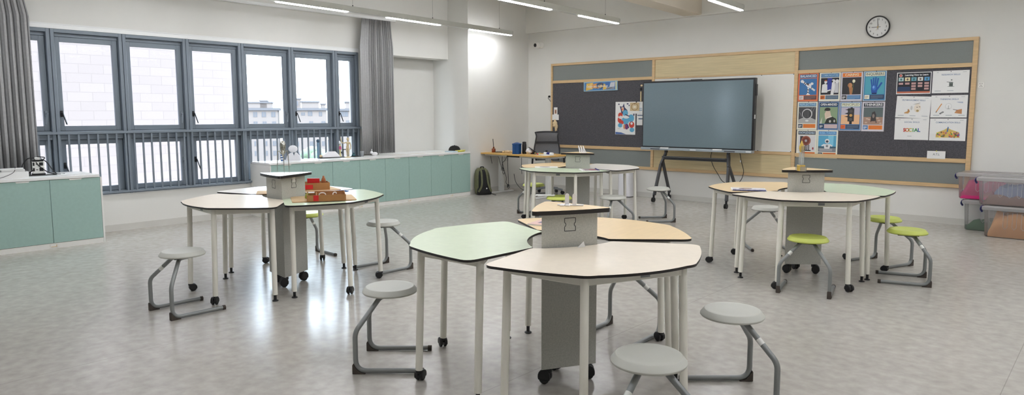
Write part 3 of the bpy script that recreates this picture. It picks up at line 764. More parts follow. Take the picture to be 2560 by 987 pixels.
pic_ris = [((92, 170, 206), rec(0, .3, 1, 1)), ((132, 204, 228), rec(.55, .4, .85, 1)), ((58, 96, 118), rec(0, .22, 1, .34)), ((136, 138, 144), rec(0, 0, 1, .24)), ((168, 168, 172), rec(.08, .06, .8, .2)), (WHT, [(.36, .2), (.64, .2), (.7, .48), (.3, .48)]), (WHT, ell(.5, .66, .13, .14)), ((70, 74, 84), ell(.5, .64, .08, .07)), (WHT, seg(.34, .45, .2, .36, .08)), (WHT, seg(.66, .45, .8, .36, .08)), ((130, 132, 138), rec(.44, .3, .56, .42))]
C0, C1, C2, C3 = -3.655, -3.356, -3.066, -2.772
profile('BALANCED', C0, 1.611, 'orange bordered poster headed BALANCED with a striped toy figure', (226, 132, 92), (226, 120, 74), (72, 112, 152), (206, 214, 220), pic_bal, GRY, (170, 150, 140), (92, 64, 62), (150, 130, 130))
profile('COMMUNICATORS', C1, 1.611, 'cream bordered poster headed COMMUNICATORS with white suited astronauts', CRM, None, BLU, (150, 188, 216), pic_com, ORG, (60, 40, 40), (82, 106, 126), (140, 156, 170))
profile('CARING', C2, 1.607, 'poster with orange header CARING and a hand holding a white flower', (206, 204, 212), None, (232, 128, 52), (240, 226, 190), pic_car, (52, 54, 60), WHT, BLU, (140, 180, 220))
profile('INQUIRERS', C3, 1.606, 'blue poster headed INQUIRERS with a large blue hand', (206, 222, 232), (70, 128, 172), (234, 232, 208), (112, 118, 112), pic_inq, CRM, (180, 150, 110), (44, 62, 92), (120, 134, 156))
profile('REFLECTIVE', C0+.004, 1.201, 'poster headed REFLECTIVE with a mirrored space helmet', CRM, None, (104, 140, 172), (168, 204, 226), pic_ref, SLT, WHT, (230, 138, 64), (214, 108, 40))
profile('OPEN-MINDED', C1+.001, 1.199, 'blue bordered poster headed OPEN-MINDED with a person wearing a headset', (176, 190, 214), (70, 106, 150), NVY, WHT, pic_opn, NVY, WHT, (212, 190, 190), (196, 170, 172))
profile('PRINCIPLED', C2+.002, 1.194, 'poster headed PRINCIPLED with a dark traffic light', (196, 206, 222), (92, 132, 176), (228, 232, 214), (158, 158, 128), pic_pri, (226, 112, 62), (200, 90, 50), (48, 66, 94), (120, 136, 156))
profile('THINKERS', C3, 1.190, 'poster headed THINKERS with a dark standing figure on rocks', (214, 210, 216), None, (58, 64, 72), WHT, pic_thi, (84, 128, 180), WHT, (236, 138, 62), (216, 110, 44))
profile('KNOWLEDGEABLE', C0+.012, .793, 'poster headed KNOWLEDGEABLE with a round copper disc, behind the trophy', CRM, None, (62, 66, 72), (186, 206, 222), pic_kno, WHT, (110, 110, 116), (228, 118, 44), (206, 96, 34))
profile('RISK-TAKER', C1, .793, 'lowest poster headed RISK-TAKER with a small toy astronaut', CRM, None, (92, 140, 190), (140, 192, 228), pic_ris, SLT, WHT, (216, 116, 56), (198, 100, 46))

GS = 'white skills sheets on the charcoal pin panel'
def skills(word, x0, z0, label, items, tilt=0, feet=3):
    w, h = .402, .285
    t = sheet('skills_sheet', x0, z0, w, h, label, 'poster', GS, tilt=tilt)
    text_mesh('title', word, .026, pm(98, 124, 160), t, (w/2, -.0016, h-.052), .01, width=min(.27, .0135*len(word)))
    drawing('picture', t, 0, 0, w, h, items)
    m = MB()
    for i in range(feet): x = .03+i*.14; m.box((x, -.0016, .026), (x+.07, -.0012, .031))
    m.box((.045, -.0016, h-.022), (.065, -.0012, h-.018)); m.box((.33, -.0016, h-.022), (.37, -.0012, h-.019))
    m.build('small_print', pm(128, 138, 154), t)
    MB().ball((w/2, -.002, h-.012), .005, 8).build('push_pin', INK, t)
    return t
DK = (84, 92, 88); SKN = (196, 138, 92)
skills('RESEARCH SKILLS', -1.946, 1.694, 'white sheet headed RESEARCH SKILLS with a small grey well picture', [(DK, rec(.47, .3, .57, .46)), ((128, 136, 132), ell(.52, .46, .06, .03)), (DK, seg(.4, .5, .56, .46, .02)), ((104, 112, 110), ell(.53, .58, .02, .03)), ((150, 156, 154), ell(.52, .29, .1, .015))], feet=2)
skills('SELF-MANAGEMENT SKILLS', -2.358, 1.382, 'tilted white sheet headed SELF-MANAGEMENT SKILLS with a sketched face', [((198, 150, 96), [(.26, .2), (.38, .2), (.42, .3), (.38, .42), (.34, .3), (.26, .24)]), ((92, 64, 42), seg(.35, .4, .4, .28, .012)), ((238, 228, 212), ell(.63, .46, .1, .2)), ((190, 184, 174), seg(.5, .62, .68, .68, .012)), ((126, 116, 104), seg(.6, .5, .64, .5, .03)), ((126, 116, 104), seg(.67, .52, .71, .52, .03)), ((176, 152, 104), ell(.64, .34, .04, .05)), ((206, 206, 204), ell(.46, .46, .03, .1)), ((150, 144, 132), seg(.54, .64, .7, .7, .014))], tilt=2.2)
skills('THINKING SKILLS', -1.946, 1.381, 'white sheet headed THINKING SKILLS with a pencil and light bulb', [((220, 152, 84), seg(.16, .26, .3, .62, .028)), ((70, 60, 50), seg(.15, .22, .165, .27, .02)), ((206, 208, 208), ell(.49, .5, .09, .14)), ((240, 240, 238), ell(.49, .5, .08, .125)), ((170, 172, 170), seg(.46, .4, .52, .4, .03)), ((150, 152, 150), seg(.49, .42, .49, .54, .012)), (SKN, [(.66, .2), (.86, .16), (.86, .38), (.72, .34)]), ((60, 56, 56), seg(.62, .36, .74, .33, .02)), ((66, 70, 76), seg(.26, .16, .36, .26, .05)), ((232, 232, 230), seg(.28, .17, .35, .25, .012)), ((178, 188, 204), [(.7, .7), (.88, .7), (.88, .64), (.76, .66)])])
t = skills('SOCIAL SKILLS', -2.356, 1.085, 'white sheet headed SOCIAL SKILLS with the rainbow word SOCIAL', [((214, 214, 214), rec(.25, .355, .77, .37))], feet=0)
for i, (ch, c) in enumerate(zip('SOCIAL', ((196, 54, 44), (226, 130, 46), (206, 190, 60), (84, 160, 70), (50, 140, 80), (52, 92, 170)))):
    text_mesh('rainbow_letter', ch, .062, pm(*c), t, (.118+i*.034, -.0016, .128), .035)
fine('small_caption', t, .155, .05, .085, 1, .01, (110, 112, 118), -.0012)
rc = random.Random(3); cr = [((216, 190, 110), [(.18, .14), (.84, .14), (.82, .38), (.6, .5), (.5, .58), (.4, .48), (.2, .36)])]
for i in range(46): cr.append((rc.choice([(200, 60, 60), (226, 170, 60), (80, 150, 80), (70, 110, 180), (180, 90, 140), (220, 130, 70), (240, 220, 120), (120, 90, 70)]), ell(rc.uniform(.2, .82), rc.uniform(.16, .38), rc.uniform(.015, .03), rc.uniform(.02, .05), 9)))
cr.append(((60, 110, 170), seg(.5, .4, .52, .62, .03)))
skills('COMMUNICATION SKILLS', -1.945, 1.083, 'white sheet headed COMMUNICATION SKILLS with a colourful crowd', cr, feet=0)
t = sheet('banner_sheet', -2.362, 1.690, .402, .284, 'dark landscape poster headed Learning How to Learn', 'poster', None, PAPER)
DKN = (34, 36, 44)
bits = [(DKN, rec(.02, .04, .98, .97)), ((40, 62, 96), [(.03, .12), (.42, .12), (.4, .34), (.05, .34)]), ((196, 112, 84), rec(.02, .04, .98, .12)), ((224, 206, 200), ell(.115, .86, .05, .07)), ((206, 92, 78), ell(.115, .86, .035, .05))]
for i, c in enumerate(((178, 208, 206), (232, 222, 178), (112, 168, 182), (224, 226, 222), (92, 158, 206))):
    bits.append((c, rec(.055+.187*i, .60, .205+.187*i, .77))); bits.append(((120, 96, 92) if i % 2 else (64, 110, 120), ell(.13+.187*i, .68, .03, .05)))
for i, n in enumerate((1, 1, 3, 2, 3)):
    for j in range(n): bits.append(((196, 156, 152), rec(.065+.187*i, .44-.125*j, .195+.187*i, .53-.125*j)))
drawing('picture', t, 0, 0, .402, .284, bits)
text_mesh('title', 'Learning How to Learn', .03, pm(236, 236, 236), t, (.232, -.0095, .248), .03, width=.27)
t = sheet('name_card', -1.954, .846, .207, .1, 'white card marked A.T.L leaning on the lower rail', 'card', None, PAPER, y=YB-.0405)
text_mesh('title', 'A.T.L', .04, pm(96, 104, 112), t, (.105, -.0016, .056), 0, width=.075)
MB().ball((.105, -.002, .1), .008, 8).build('push_pin', YELLOW, t)

t = sheet('banner_sheet', -7.505, 1.845, .735, .17, 'blue and yellow banner reading Design and technology', 'poster', None, pm(150, 186, 206), tilt=-.6, y=YB-.0402)
drawing('picture', t, .02, .015, .695, .14, [((72, 128, 186), rec(0, 0, 1, 1)), ((226, 186, 84), [(.04, 0), (.2, .1), (.28, 1), (.06, .9)]), ((232, 200, 120), [(.1, .3), (.24, .1), (.34, .7), (.2, .95)]), ((222, 158, 92), [(.2, .3), (.46, .2), (.44, .9), (.26, .8)]), ((58, 84, 122), ell(.5, .62, .13, .34)), ((210, 180, 120), ell(.5, .5, .07, .2)), ((120, 92, 70), seg(.38, .2, .56, .9, .03)), ((70, 62, 60), seg(.5, .1, .6, .5, .03)),
    ((228, 190, 90), [(.58, 0), (.68, .1), (.72, .6), (.6, .8)]), ((66, 110, 178), rec(.66, .4, .78, 1)), ((148, 152, 158), [(.66, 0), (.94, .1), (.94, .3), (.74, .36)]), ((206, 210, 216), [(.78, .34), (.94, .36), (.95, .95), (.82, .92)]), ((70, 74, 84), seg(.7, .1, .86, .24, .04)), ((226, 222, 160), rec(.965, 0, 1, 1))])
text_mesh('title', 'Design and technology', .055, pm(240, 236, 226), t, (.3, -.0062, .085), .01, width=.46)

t = sheet('poster', -6.818, 1.074, .412, .573, 'white poster with a red and blue doodle swirl below a dark star', 'poster')
JR, JB, JN = (206, 70, 54), (96, 170, 206), (58, 56, 96)
it = [(JN, [(.2, .88), (.34, .86), (.42, .97), (.46, .84), (.62, .74), (.46, .72), (.36, .62), (.28, .68), (.26, .76)]), ((226, 196, 170), [(.28, .84), (.4, .85), (.42, .76), (.34, .7)]), ((230, 120, 80), ell(.34, .78, .04, .03)), (JB, ell(.5, .66, .14, .1)), (JR, ell(.24, .6, .12, .08)), (JR, ell(.2, .45, .1, .09)), (JB, ell(.5, .42, .2, .12)), (JB, ell(.8, .5, .16, .12)), (JR, ell(.3, .36, .12, .08)),
      (WHT, ell(.26, .53, .1, .05)), (WHT, ell(.55, .54, .16, .05)), (JB, ell(.24, .28, .12, .07)), ((120, 60, 120), ell(.58, .24, .1, .09)), (JR, ell(.84, .3, .14, .1)), (JB, ell(.86, .14, .12, .07)), (WHT, ell(.42, .28, .08, .05)), ((220, 150, 110), ell(.46, .24, .05, .08)), (JN, seg(.5, .62, .72, .56, .03)), (JN, seg(.62, .3, .7, .2, .04)), (JR, seg(.12, .5, .3, .34, .05)), (JN, ell(.95, .62, .03, .05)), (WHT, ell(.84, .34, .06, .04)), (JN, ell(.16, .94, .04, .02)), (JN, ell(.62, .95, .05, .02)), (JN, ell(.7, .9, .03, .02)), ((74, 106, 166), [(.0, .0), (.56, .0), (.3, .055), (.0, .07)])]
drawing('picture', t, .01, .005, .392, .56, it)
fine('small_caption', t, .05, .105, .09, 1, .01, (70, 72, 84), -.0012)
t = sheet('flyer', -6.512, 1.44, .186, .19, 'tan round emblem flyer pinned over the doodle poster', 'flyer', None, PAPER, y=YB-.0352)
drawing('picture', t, 0, .0, .186, .19, [((206, 182, 140), rec(0, .25, 1, 1)), ((170, 140, 96), ell(.5, .62, .38, .34)), ((214, 194, 156), ell(.5, .62, .3, .27)), ((150, 120, 84), ell(.5, .9, .1, .06)), ((236, 228, 210), rec(.36, .52, .64, .7))])
t = sheet('notice', -6.378, 1.24, .115, .405, 'narrow white notice beside the screen edge', 'notice', None, PAPER, y=YB-.028)
drawing('picture', t, 0, 0, .115, .405, [((150, 176, 196), rec(.2, .62, .9, .66)), ((150, 176, 196), rec(.3, .7, .9, .73)), ((92, 112, 136), rec(.1, .4, 1, .44)), ((92, 112, 136), rec(.3, .25, 1, .3)), ((206, 210, 214), rec(.2, .9, .7, .92))])
# small things hung at the edge of the board
t = sheet('photo_card', -8.2, 1.427, .085, .135, 'small picture card tucked in above the white tag by the left stile', 'card', None, PAPER, y=YB-.042)
drawing('picture', t, 0, 0, .085, .135, [((206, 176, 150), rec(.2, .1, .8, .7)), ((120, 80, 70), ell(.5, .4, .15, .25))])
sheet('note_card', -8.238, 1.322, .158, .105, 'blank white tag below the small picture card on the board edge', 'card', None, PAPER, y=YB-.044)
tag(MB().ball((-8.165, YB-.05, 1.262), .05, 12, 0, (1.1, .6, .9)).ball((-8.13, YB-.05, 1.2), .045, 12, 0, (.7, .5, 1.2)).ball((-8.17, YB-.06, 1.215), .035, 10).tube([(-8.18, YB-.04, 1.33), (-8.16, YB-.045, 1.25), (-8.14, YB-.045, 1.12)], .022, 8).build('hanging_charm', BONE),
    'beige knotted charm hanging below the blank white tag', 'charm')
tag(MB().lathe([(.0, 0), (.016, .004), (.02, .03), (.012, .06), (.014, .08), (.004, .1), (0, .1)], (-8.16, YB-.047, 1.02), 12).build('hanging_figure', WOODL), 'small pale wooden figure hanging above the office chair back', 'figure')
t = thing('hanging_tag', 'wooden stick tag hanging beside the screen edge', 'tag', (-6.30, YB-.03, 1.65))
MB().box((-.012, -.008, 0), (.012, 0, .17)).build('stick', WOODL, t); MB().ball((0, -.006, .21), .02, 10).build('clip', INK, t)
MB().ball((.012, -.006, .27), .022, 8, 0, (1, .4, .8)).build('knot', BONE, t)
# wall fittings
ck = thing('wall_clock', 'round black rimmed wall clock showing nine o clock', 'clock', (-2.629, YB, 2.599))
def wallring(prof, n=48):                       # lathe turned to face -y
    m = MB().lathe(prof, (0, 0, 0), n); m.xf(Matrix.Rotation(PI/2, 4, 'X')); return m
wallring([(.147, 0), (.15, .03), (.146, .042), (.138, .042), (.134, .03), (.134, .0)]).build('rim', BLACK, ck)
wallring([(0, .004), (.136, .004), (.136, .026), (0, .026)]).build('dial', PAPER, ck)
for i in range(1, 13):
    a = R(90-30*i); text_mesh('numeral', str(i), .034, INK, ck, (.104*math.cos(a), -.0265, .104*math.sin(a)), .004)
for i in range(60):
    a = R(6*i)
    if i == 0: mk = MB()
    mk.bar((.126*math.cos(a), -.0265, .126*math.sin(a)), (.132*math.cos(a), -.0265, .132*math.sin(a)), .0016, .0006, 0, (0, 1, 0))
mk.build('minute_marks', INK, ck)
def hand(nm, deg, l, w, y, c=INK):
    a = R(90-deg); d = Vector((math.cos(a), 0, math.sin(a))); p = Vector((0, y, 0)); MB().bar(p-d*.035, p+d*l, w, .001, 0, (0, 1, 0)).build(nm, c, ck)
hand('hour_hand', 269, .078, .006, -.029); hand('minute_hand', 356, .112, .005, -.031); hand('second_hand', 205, .05, .002, -.033, GOLD)
wallring([(0, .026), (.007, .026), (.007, .036), (0, .036)], 12).build('hub', GOLD, ck)
sc = thing('security_camera', 'white security camera with black lens on the wall near the corner', 'camera', (-8.545, YB, 2.757))
wallring([(0, 0), (.062, 0), (.062, .02), (.055, .035), (.03, .05), (0, .052)], 28).build('mount', CABW, sc)
MB().ball((-.03, -.085, -.005), .056, 22).build('ball', CABW, sc)
m = MB().lathe([(.0, .0), (.034, 0), (.034, .016), (.026, .016), (0, .012)], (0, 0, 0), 20); m.xf(Matrix.Translation((-.045, -.128, -.008)) @ Matrix.Rotation(R(-12), 4, 'Z') @ Matrix.Rotation(PI/2, 4, 'X')); m.build('lens', BLACK, sc)
ot = thing('wall_outlet', 'white square wall outlet beside the display board', 'outlet', (-1.418, YB, 1.787))
MB().box((-.036, -.009, -.036), (.036, 0, .036)).build('plate', CABW, ot, bevel=.003)
m = MB()
for x, z in ((-.012, .016), (.010, .016), (0, -.004), (-.01, -.018), (.01, -.018)): m.box((x-.003, -.0096, z-.004), (x+.003, -.0088, z+.004))
m.build('slots', INK, ot)
pc = thing('plug_cable', 'black plug and short cable on the wall beside the board frame', 'cable', (-8.335, YB, 1.77))
MB().box((-.03, -.006, -.03), (.03, 0, .03)).build('outlet_plate', CABW, pc, bevel=.002)
m = MB().lathe([(0, .006), (.02, .006), (.02, .03), (.012, .04), (0, .04)], (0, 0, 0), 14); m.xf(Matrix.Rotation(PI/2, 4, 'X')); m.build('plug', BLACK, pc)
MB().tube(smooth_path([(0, -.036, 0), (-.01, -.04, -.03), (.02, -.03, -.07), (.052, -.02, -.11)]), .0045, 8).build('cable', BLACK, pc)

# ------------------------------------------------------------------ big screen on its rolling stand
tv = thing('interactive_display', 'large dark touch screen on a rolling A-frame stand before the whiteboard', 'display', (-5.09, 9.985, 0))
hw = .945
MB().box((-hw, 0, .888), (hw, .085, 1.964)).build('bezel', BEZEL, tv, bevel=.006)
MB().box((-hw+.016, -.004, .908), (hw-.026, .001, 1.936)).build('screen', SCREEN, tv)
tr_ = MB().box((-hw-.012, -.03, .846), (hw-.004, .07, .889)).build('pen_tray', TRAYM, tv, bevel=.005)
m = MB()
for a, b in ((-.59, -.44), (.32, .47)): m.box((a, -.034, .874), (b, -.006, .893))
m.build('pen', TRIMW, tr_, bevel=.003)
m = MB(); m.box((-.77, -.032, .858), (-.6, -.029, .872)); m.box((.51, -.032, .858), (.68, -.029, .872)); m.build('speaker_grille', STAND, tr_)
m = MB(); m.box((-.06, -.0325, .862), (.04, -.029, .872)); m.box((.85, -.0325, .860), (.93, -.029, .874)); m.build('port_label', TRIMW, tr_)
MB().box((hw, .01, 1.7), (hw+.02, .06, 1.87)).build('side_speaker', BLACK, tv, bevel=.004)
MB().box((hw, .01, 1.36), (hw+.006, .04, 1.42)).build('button', TRIMW, tv)
MB().box((-.1, .02, 1.963), (.08, .05, 1.972)).build('camera_bar', BLACK, tv)
for s in (-1, 1):
    f = MB(); x = s*.535
    P = [(x+s*-.0, .07, 1.5), (x, .07, .80), (x+s*.012, .05, .755), (x+s*.045, -.01, .62), (x+s*.085, -.135, .115)]
    for a, b in zip(P, P[1:]): f.bar(a, b, .034, .062, 0, (0, 1, .25))
    f.bar((x+s*.03, .02, .66), (x+s*.075, .345, .115), .034, .05, 0, (0, 1, -.3))
    lf = f.build('leg_frame', STAND, tv, bevel=.006)
    for y in (-.16, .36):
        m = MB(); cx = x+s*.088
        for q in (-.014, .014): m.cyl((cx+q-.008, y, .04), (cx+q+.008, y, .04), .038, 18)
        m.cyl((cx, y+(.012 if y < 0 else -.012), .05), (cx, y+(.012 if y < 0 else -.012), .125), .017, 12)
        m.build('caster', BLACK, lf, bevel=.004)
MB().box((-.54, -.06, .735), (.54, .02, .752)).build('shelf', STAND, tv, bevel=.003)
MB().box((-.54, .005, .695), (.54, .03, .75)).build('cross_bar', STAND, tv, bevel=.003)
MB().box((-.3, .085, 1.2), (.3, .12, 1.6)).build('wall_plate', STAND, tv)
cb = MB().tube(smooth_path([(.27, .06, .85), (.25, .07, .75), (.29, .08, .62), (.36, .1, .5), (.42, .16, .38), (.56, .2, .33), (.68, .2, .40), (.75, .15, .55), (.735, .1, .7), (.72, .06, .85)]), .005, 8)
cb.tube(smooth_path([(.54, .1, .85), (.548, .11, .75), (.545, .11, .62)]), .005, 8).ball((.545, .11, .605), .018, 10, 0, (1, .7, 1.3))
cb.build('cable', BLACK, tv)
m = MB(); m.box((.714, .088, .70), (.730, .104, .73)); m.build('cable_tag', PAPER, tv)

# ------------------------------------------------------------------ teacher's desk and what lies on it
DZ = R(-4.6); DC = Vector((-7.985, 9.215, 0))
dk = thing('standing_desk', 'pale oak height-adjustable desk with white steel legs in the corner', 'desk', DC, DZ)
MB().prism(rrect(-.815, -.345, .815, .345, .02), .715, .74).build('desktop', DESKM, dk, bevel=.002)
MB().prism([(-.74, -.27), (.74, -.27), (.80, .1), (.74, .27), (-.74, .27)], .685, .715).build('underframe', DESKL, dk, bevel=.004)
for x, wd in ((-.60, .05), (.60, .062)):
    l = MB().box((x-wd/2, -.04, .03), (x+wd/2, .04, .69)).box((x-wd/2+.006, -.034, .025), (x+wd/2+.03, .034, .40)).build('leg', DESKL, dk, bevel=.004)
    MB().box((x-.035, -.33, 0), (x+.035, .30, .026)).build('foot', DESKL, l, bevel=.006)
MB().box((-.555, -.06, .58), (-.46, .06, .69)).build('motor_box', DESKL, dk, bevel=.008)
MB().box((-.13, -.30, .685), (.17, -.20, .712)).build('control_box', BLACK, dk, bevel=.008)
cb = MB()
for P in ([(-.5, -.2, .70), (-.42, -.22, .66), (-.38, -.22, .56), (-.33, -.22, .47), (-.29, -.22, .44)], [(-.17, -.25, .69), (-.22, -.25, .62), (-.30, -.24, .56), (-.29, -.23, .44)],
          [(-.34, -.2, .70), (-.345, -.2, .58), (-.29, -.2, .42), (-.23, -.21, .30), (-.24, -.21, .22), (-.18, -.21, .17)], [(-.16, -.24, .69), (-.18, -.22, .5), (-.17, -.21, .2)], [(-.66, -.2, .70), (-.64, -.2, .6), (-.62, -.2, .54)],
          [(.17, -.25, .70), (.20, -.25, .69), (.20, -.25, .52), (.2, -.24, .4)]): cb.tube(smooth_path(P), .0045, 7)
for c, r in (((-.32, -.22, .46), .022), ((-.29, -.22, .40), .025), ((-.175, -.21, .155), .028)):
    cb.tube([(c[0]+r*math.cos(i*.5236), c[1], c[2]+r*1.3*math.sin(i*.5236)) for i in range(13)], .0045, 7)
cb.ball((-.185, -.21, .17), .02, 8, 0, (.7, .7, 1.5)).build('hanging_cable', BLACK, dk)
tag(MB().tube(smooth_path([(-8.40, 9.42, .34), (-8.36, 9.42, .2), (-8.28, 9.45, .09), (-8.18, 9.5, .02), (-8.05, 9.4, .006), (-7.95, 9.45, .006), (-7.86, 9.62, .006), (-7.8, 9.75, .006)]), .005, 8).build('floor_cable', STAND),
    'dark power cable trailing from the desk onto the floor', 'cable')
def ondesk(x, y): return (x, y, .74)
t = thing('bottle', 'small amber glass bottle with a dark stick standing in it', 'bottle', (-8.64, 9.13, .7405))
MB().lathe([(0, 0), (.034, 0), (.036, .004), (.036, .062), (.03, .07), (.014, .074), (.014, .09), (.017, .092), (.017, .1), (.011, .1), (.011, .02), (0, .02)], (0, 0, 0), 24).build('glass', AMBER, t)
MB().cyl((.006, 0, .025), (-.016, 0, .245), .0065, 8).build('stick', CHAIRD, t)
t = thing('blue_box_model', 'blue box with pitched lid standing at the middle of the desk', 'box', (-7.985, 9.03, .7405), R(18))  # plain stand-in for a model police box
MB().box((-.064, -.064, 0), (.064, .064, .006)).box((-.06, -.06, .006), (.06, .06, .165)).build('body', BLUE, t, bevel=.004)
m = MB()
for k in range(4):
    for q in (-.03, .0, .03):
        if abs(q) < .01: m.box((q-.0015, -.0615, .01), (q+.0015, -.059, .16))
m.build('groove', pm(14, 50, 96), t)
MB().loft([[(-.066, -.066, .165), (.066, -.066, .165), (.066, .066, .165), (-.066, .066, .165)], [(-.066, -.066, .178), (.066, -.066, .178), (.066, .066, .178), (-.066, .066, .178)], [(-.02, -.02, .2), (.02, -.02, .2), (.02, .02, .2), (-.02, .02, .2)]]).build('lid', BLUE, t, bevel=.002)
MB().lathe([(0, .2), (.008, .2), (.008, .21), (.004, .218), (0, .22)], (0, 0, 0), 12).build('knob', pm(206, 210, 214), t)
t = thing('flask', 'black drinking flask beside the blue box on the desk', 'bottle', (-7.915, 9.15, .7405))
MB().lathe([(0, 0), (.036, 0), (.038, .004), (.038, .165), (.034, .175), (.0, .176)], (0, 0, 0), 24).build('body', BLACK, t)
MB().lathe([(.032, .176), (.035, .18), (.035, .205), (.02, .212), (0, .212)], (0, 0, 0), 24).build('cap', CHAIRD, t)
rb = random.Random(5)
for i, (x, y) in enumerate(((-8.47, 9.2), (-8.42, 9.18), (-8.37, 9.2), (-8.33, 9.19), (-8.40, 9.24), (-8.35, 9.25), (-8.44, 9.25), (-8.30, 9.23), (-8.26, 9.2))):
    m = MB(); m.tube(smooth_path([(-.03, 0, .012), (-.012, .01, .016), (.012, -.006, .014), (.03, .004, .018)]), [.008+.002*rb.random()]*19, 8)
    m.ball((-.03, 0, .013), .0125, 8).ball((.03, .004, .018), .0125, 8)
    o = m.build('bone_piece', BONE, None, (x, y, .7405+(.012 if i > 3 else 0)), rb.uniform(0, 3))
    tag(o, 'small pale bone shaped piece in the loose heap by the amber bottle', 'model piece', 'pale bone shaped pieces heaped on the desk')
tag(MB().prism(rrect(-.09, -.05, .09, .05, .01), 0, .012).build('cable_pouch', CHAIRD, None, (-8.54, 9.2, .7405), R(20), bevel=.004), 'flat dark pouch beside the amber bottle on the desk', 'pouch')
def crumple(name, c, r, label, cat, material, sc=(1, 1, .6), seed=1):
    rr = random.Random(seed); m = MB(); m.ball((0, 0, 0), r, 16, 0, sc)
    for v in m.bm.verts: v.co *= rr.uniform(.8, 1.12)
    lo = min(v.co.z for v in m.bm.verts)
    for v in m.bm.verts: v.co.z -= lo
    return tag(m.build(name, material, None, c, ang=15), label, cat)
crumple('crumpled_bag', (-7.80, 9.15, .7405), .062, 'crumpled white bag beside the black flask on the desk', 'bag', WPRINT, (1.1, .8, .75), 2)
crumple('red_cloth', (-7.835, 9.24, .7405), .05, 'small dark red cloth behind the crumpled white bag', 'cloth', pm(150, 62, 60, .9), (1.3, .7, .6), 4)
t = thing('tablet_holder', 'black tablet leaning on a small stand on the desk', 'tablet', (-7.70, 9.14, .7405), R(8))
MB().box((-.05, -.02, 0), (.05, .05, .008)).box((-.012, 0, .008), (.012, .02, .05)).build('stand', BLACK, t, bevel=.002)
m = MB().box((-.105, -.07, 0), (.105, .07, .009)); m.xf(Matrix.Translation((0, .03, .05)) @ Matrix.Rotation(R(28), 4, 'Y') @ Matrix.Rotation(R(-22), 4, 'X')); m.build('tablet', CHAIRD, t, bevel=.003)
for i, (x, y, c, s, lb) in enumerate(((-7.56, 9.10, RED, (.03, .022, .02), 'small red block among the blocks on the desk'), (-7.545, 9.13, YELLOW, (.02, .02, .034), 'small yellow block among the blocks on the desk'), (-7.515, 9.08, TEAL, (.024, .02, .024), 'small teal block among the blocks on the desk'), (-7.58, 9.12, TRIMW, (.02, .02, .026), 'small white block among the blocks on the desk'))):
    tag(MB().box((-s[0]/2, -s[1]/2, 0), (s[0]/2, s[1]/2, s[2])).build('toy_block', c, None, (x, y, .7405), R(20*i), bevel=.001), lb, 'block', 'small coloured blocks on the desk')
t = thing('paper_roll', 'white paper roll with a blue band lying on the desk', 'roll', (-7.36, 9.16, .7405), R(-12))
MB().cyl((-.13, 0, .022), (.10, 0, .022), .022, 18).build('roll', PAPER, t); MB().cyl((-.05, 0, .0225), (.03, 0, .0225), .0224, 18).build('band', NAVY, t)
tag(MB().prism(rrect(-.15, -.105, .15, .105, .004), 0, .004).build('paper_sheet', PAPER, None, (-7.36, 9.06, .7405), R(-16)), 'loose white sheet in front of the paper roll on the desk', 'paper')
tag(MB().ball((0, 0, .018), .018, 12, 0, (1.3, 1, .95)).build('eraser', TRIMW, None, (-7.25, 9.06, .7405)), 'small white eraser at the end of the desk', 'eraser')

# office chair
oc = thing('office_chair', 'grey mesh office chair behind the desk', 'chair', (-7.755, 9.625, 0), R(48))
def backsec(z):
    s = (z-.62)/.50
    cy = .16+.05*math.sin(s*PI*1.0)+(.05*(max(0, s-.75)/.25)**2)
    return cy
rows = 14; cols = 12; m = MB(); V = []
for i in range(rows+1):
    z = .60+.505*i/rows; s = i/rows
    hwid = .205+.028*math.sin(min(1, s/.62)*PI*.9)-.030*(max(0, s-.62)/.38)*(1-max(0, s-.86)/.14*1.1)
    V.append([m.bm.verts.new((hwid*(2*j/cols-1), backsec(z)-.05*abs(2*j/cols-1)**2, z+(.012*(1-abs(2*j/cols-1)**2) if i == rows else 0))) for j in range(cols+1)])
for a, b in zip(V, V[1:]):
    for j in range(cols): m._f([a[j], a[j+1], b[j+1], b[j]], 0)
edge = [V[i][0].co.copy() for i in range(rows+1)]+[V[rows][j].co.copy() for j in range(1, cols+1)]+[V[i][cols].co.copy() for i in range(rows-1, -1, -1)]
o = m.build('backrest', MESHF, oc, ang=80); sm = o.modifiers.new('thick', 'SOLIDIFY'); sm.thickness = .012
MB().tube(edge, .013, 8).build('back_frame', CHAIRD, oc)
m = MB(); P = []
for j in range(9):
    t_ = 2*j/8-1; P.append((.215*t_, backsec(.93)-.05*abs(t_)**2-.01, .925))
for a, b in zip(P, P[1:]): m.bar(a, b, .012, .034, 0, (0, 0, 1))
m.build('lumbar_bar', CHAIRD, oc)
MB().loft([[(x*k, y*k-.03, z) for x, y in rrect(-.245, -.24, .245, .23, .09, 5)] for k, z in ((.93, .475), (1, .49), (1, .53), (.96, .545))]).build('seat', MESHF, oc)
MB().box((-.12, -.13, .43), (.12, .12, .478)).tube([(0, .1, .45), (0, .2, .48), (0, .24, .62), (0, .2, .78)], .022, 10).build('mechanism', CHAIRD, oc, bevel=.006)
for s in (-1, 1):
    MB().tube(smooth_path([(s*.12, 0, .455), (s*.27, 0, .46), (s*.29, 0, .52), (s*.285, -.01, .645)]), .016, 10).build('armrest', CHAIRD, oc)
    MB().prism(rrect(s*.285-.035, -.13, s*.285+.035, .11, .03), .645, .67).build('arm_pad', CHAIRD, oc, bevel=.006)
MB().cyl((0, 0, .10), (0, 0, .43), .026, 16).build('gas_column', BLACK, oc)
for k in range(5):
    a = R(72*k+8+180); c, s = math.cos(a), math.sin(a)
    l = MB().bar((0, 0, .125), (.27*c, .27*s, .085), .05, .03).build('base_leg', CHAIRG, oc, bevel=.006)
    caster(l, (.26*c, .26*s, 0), a+1)

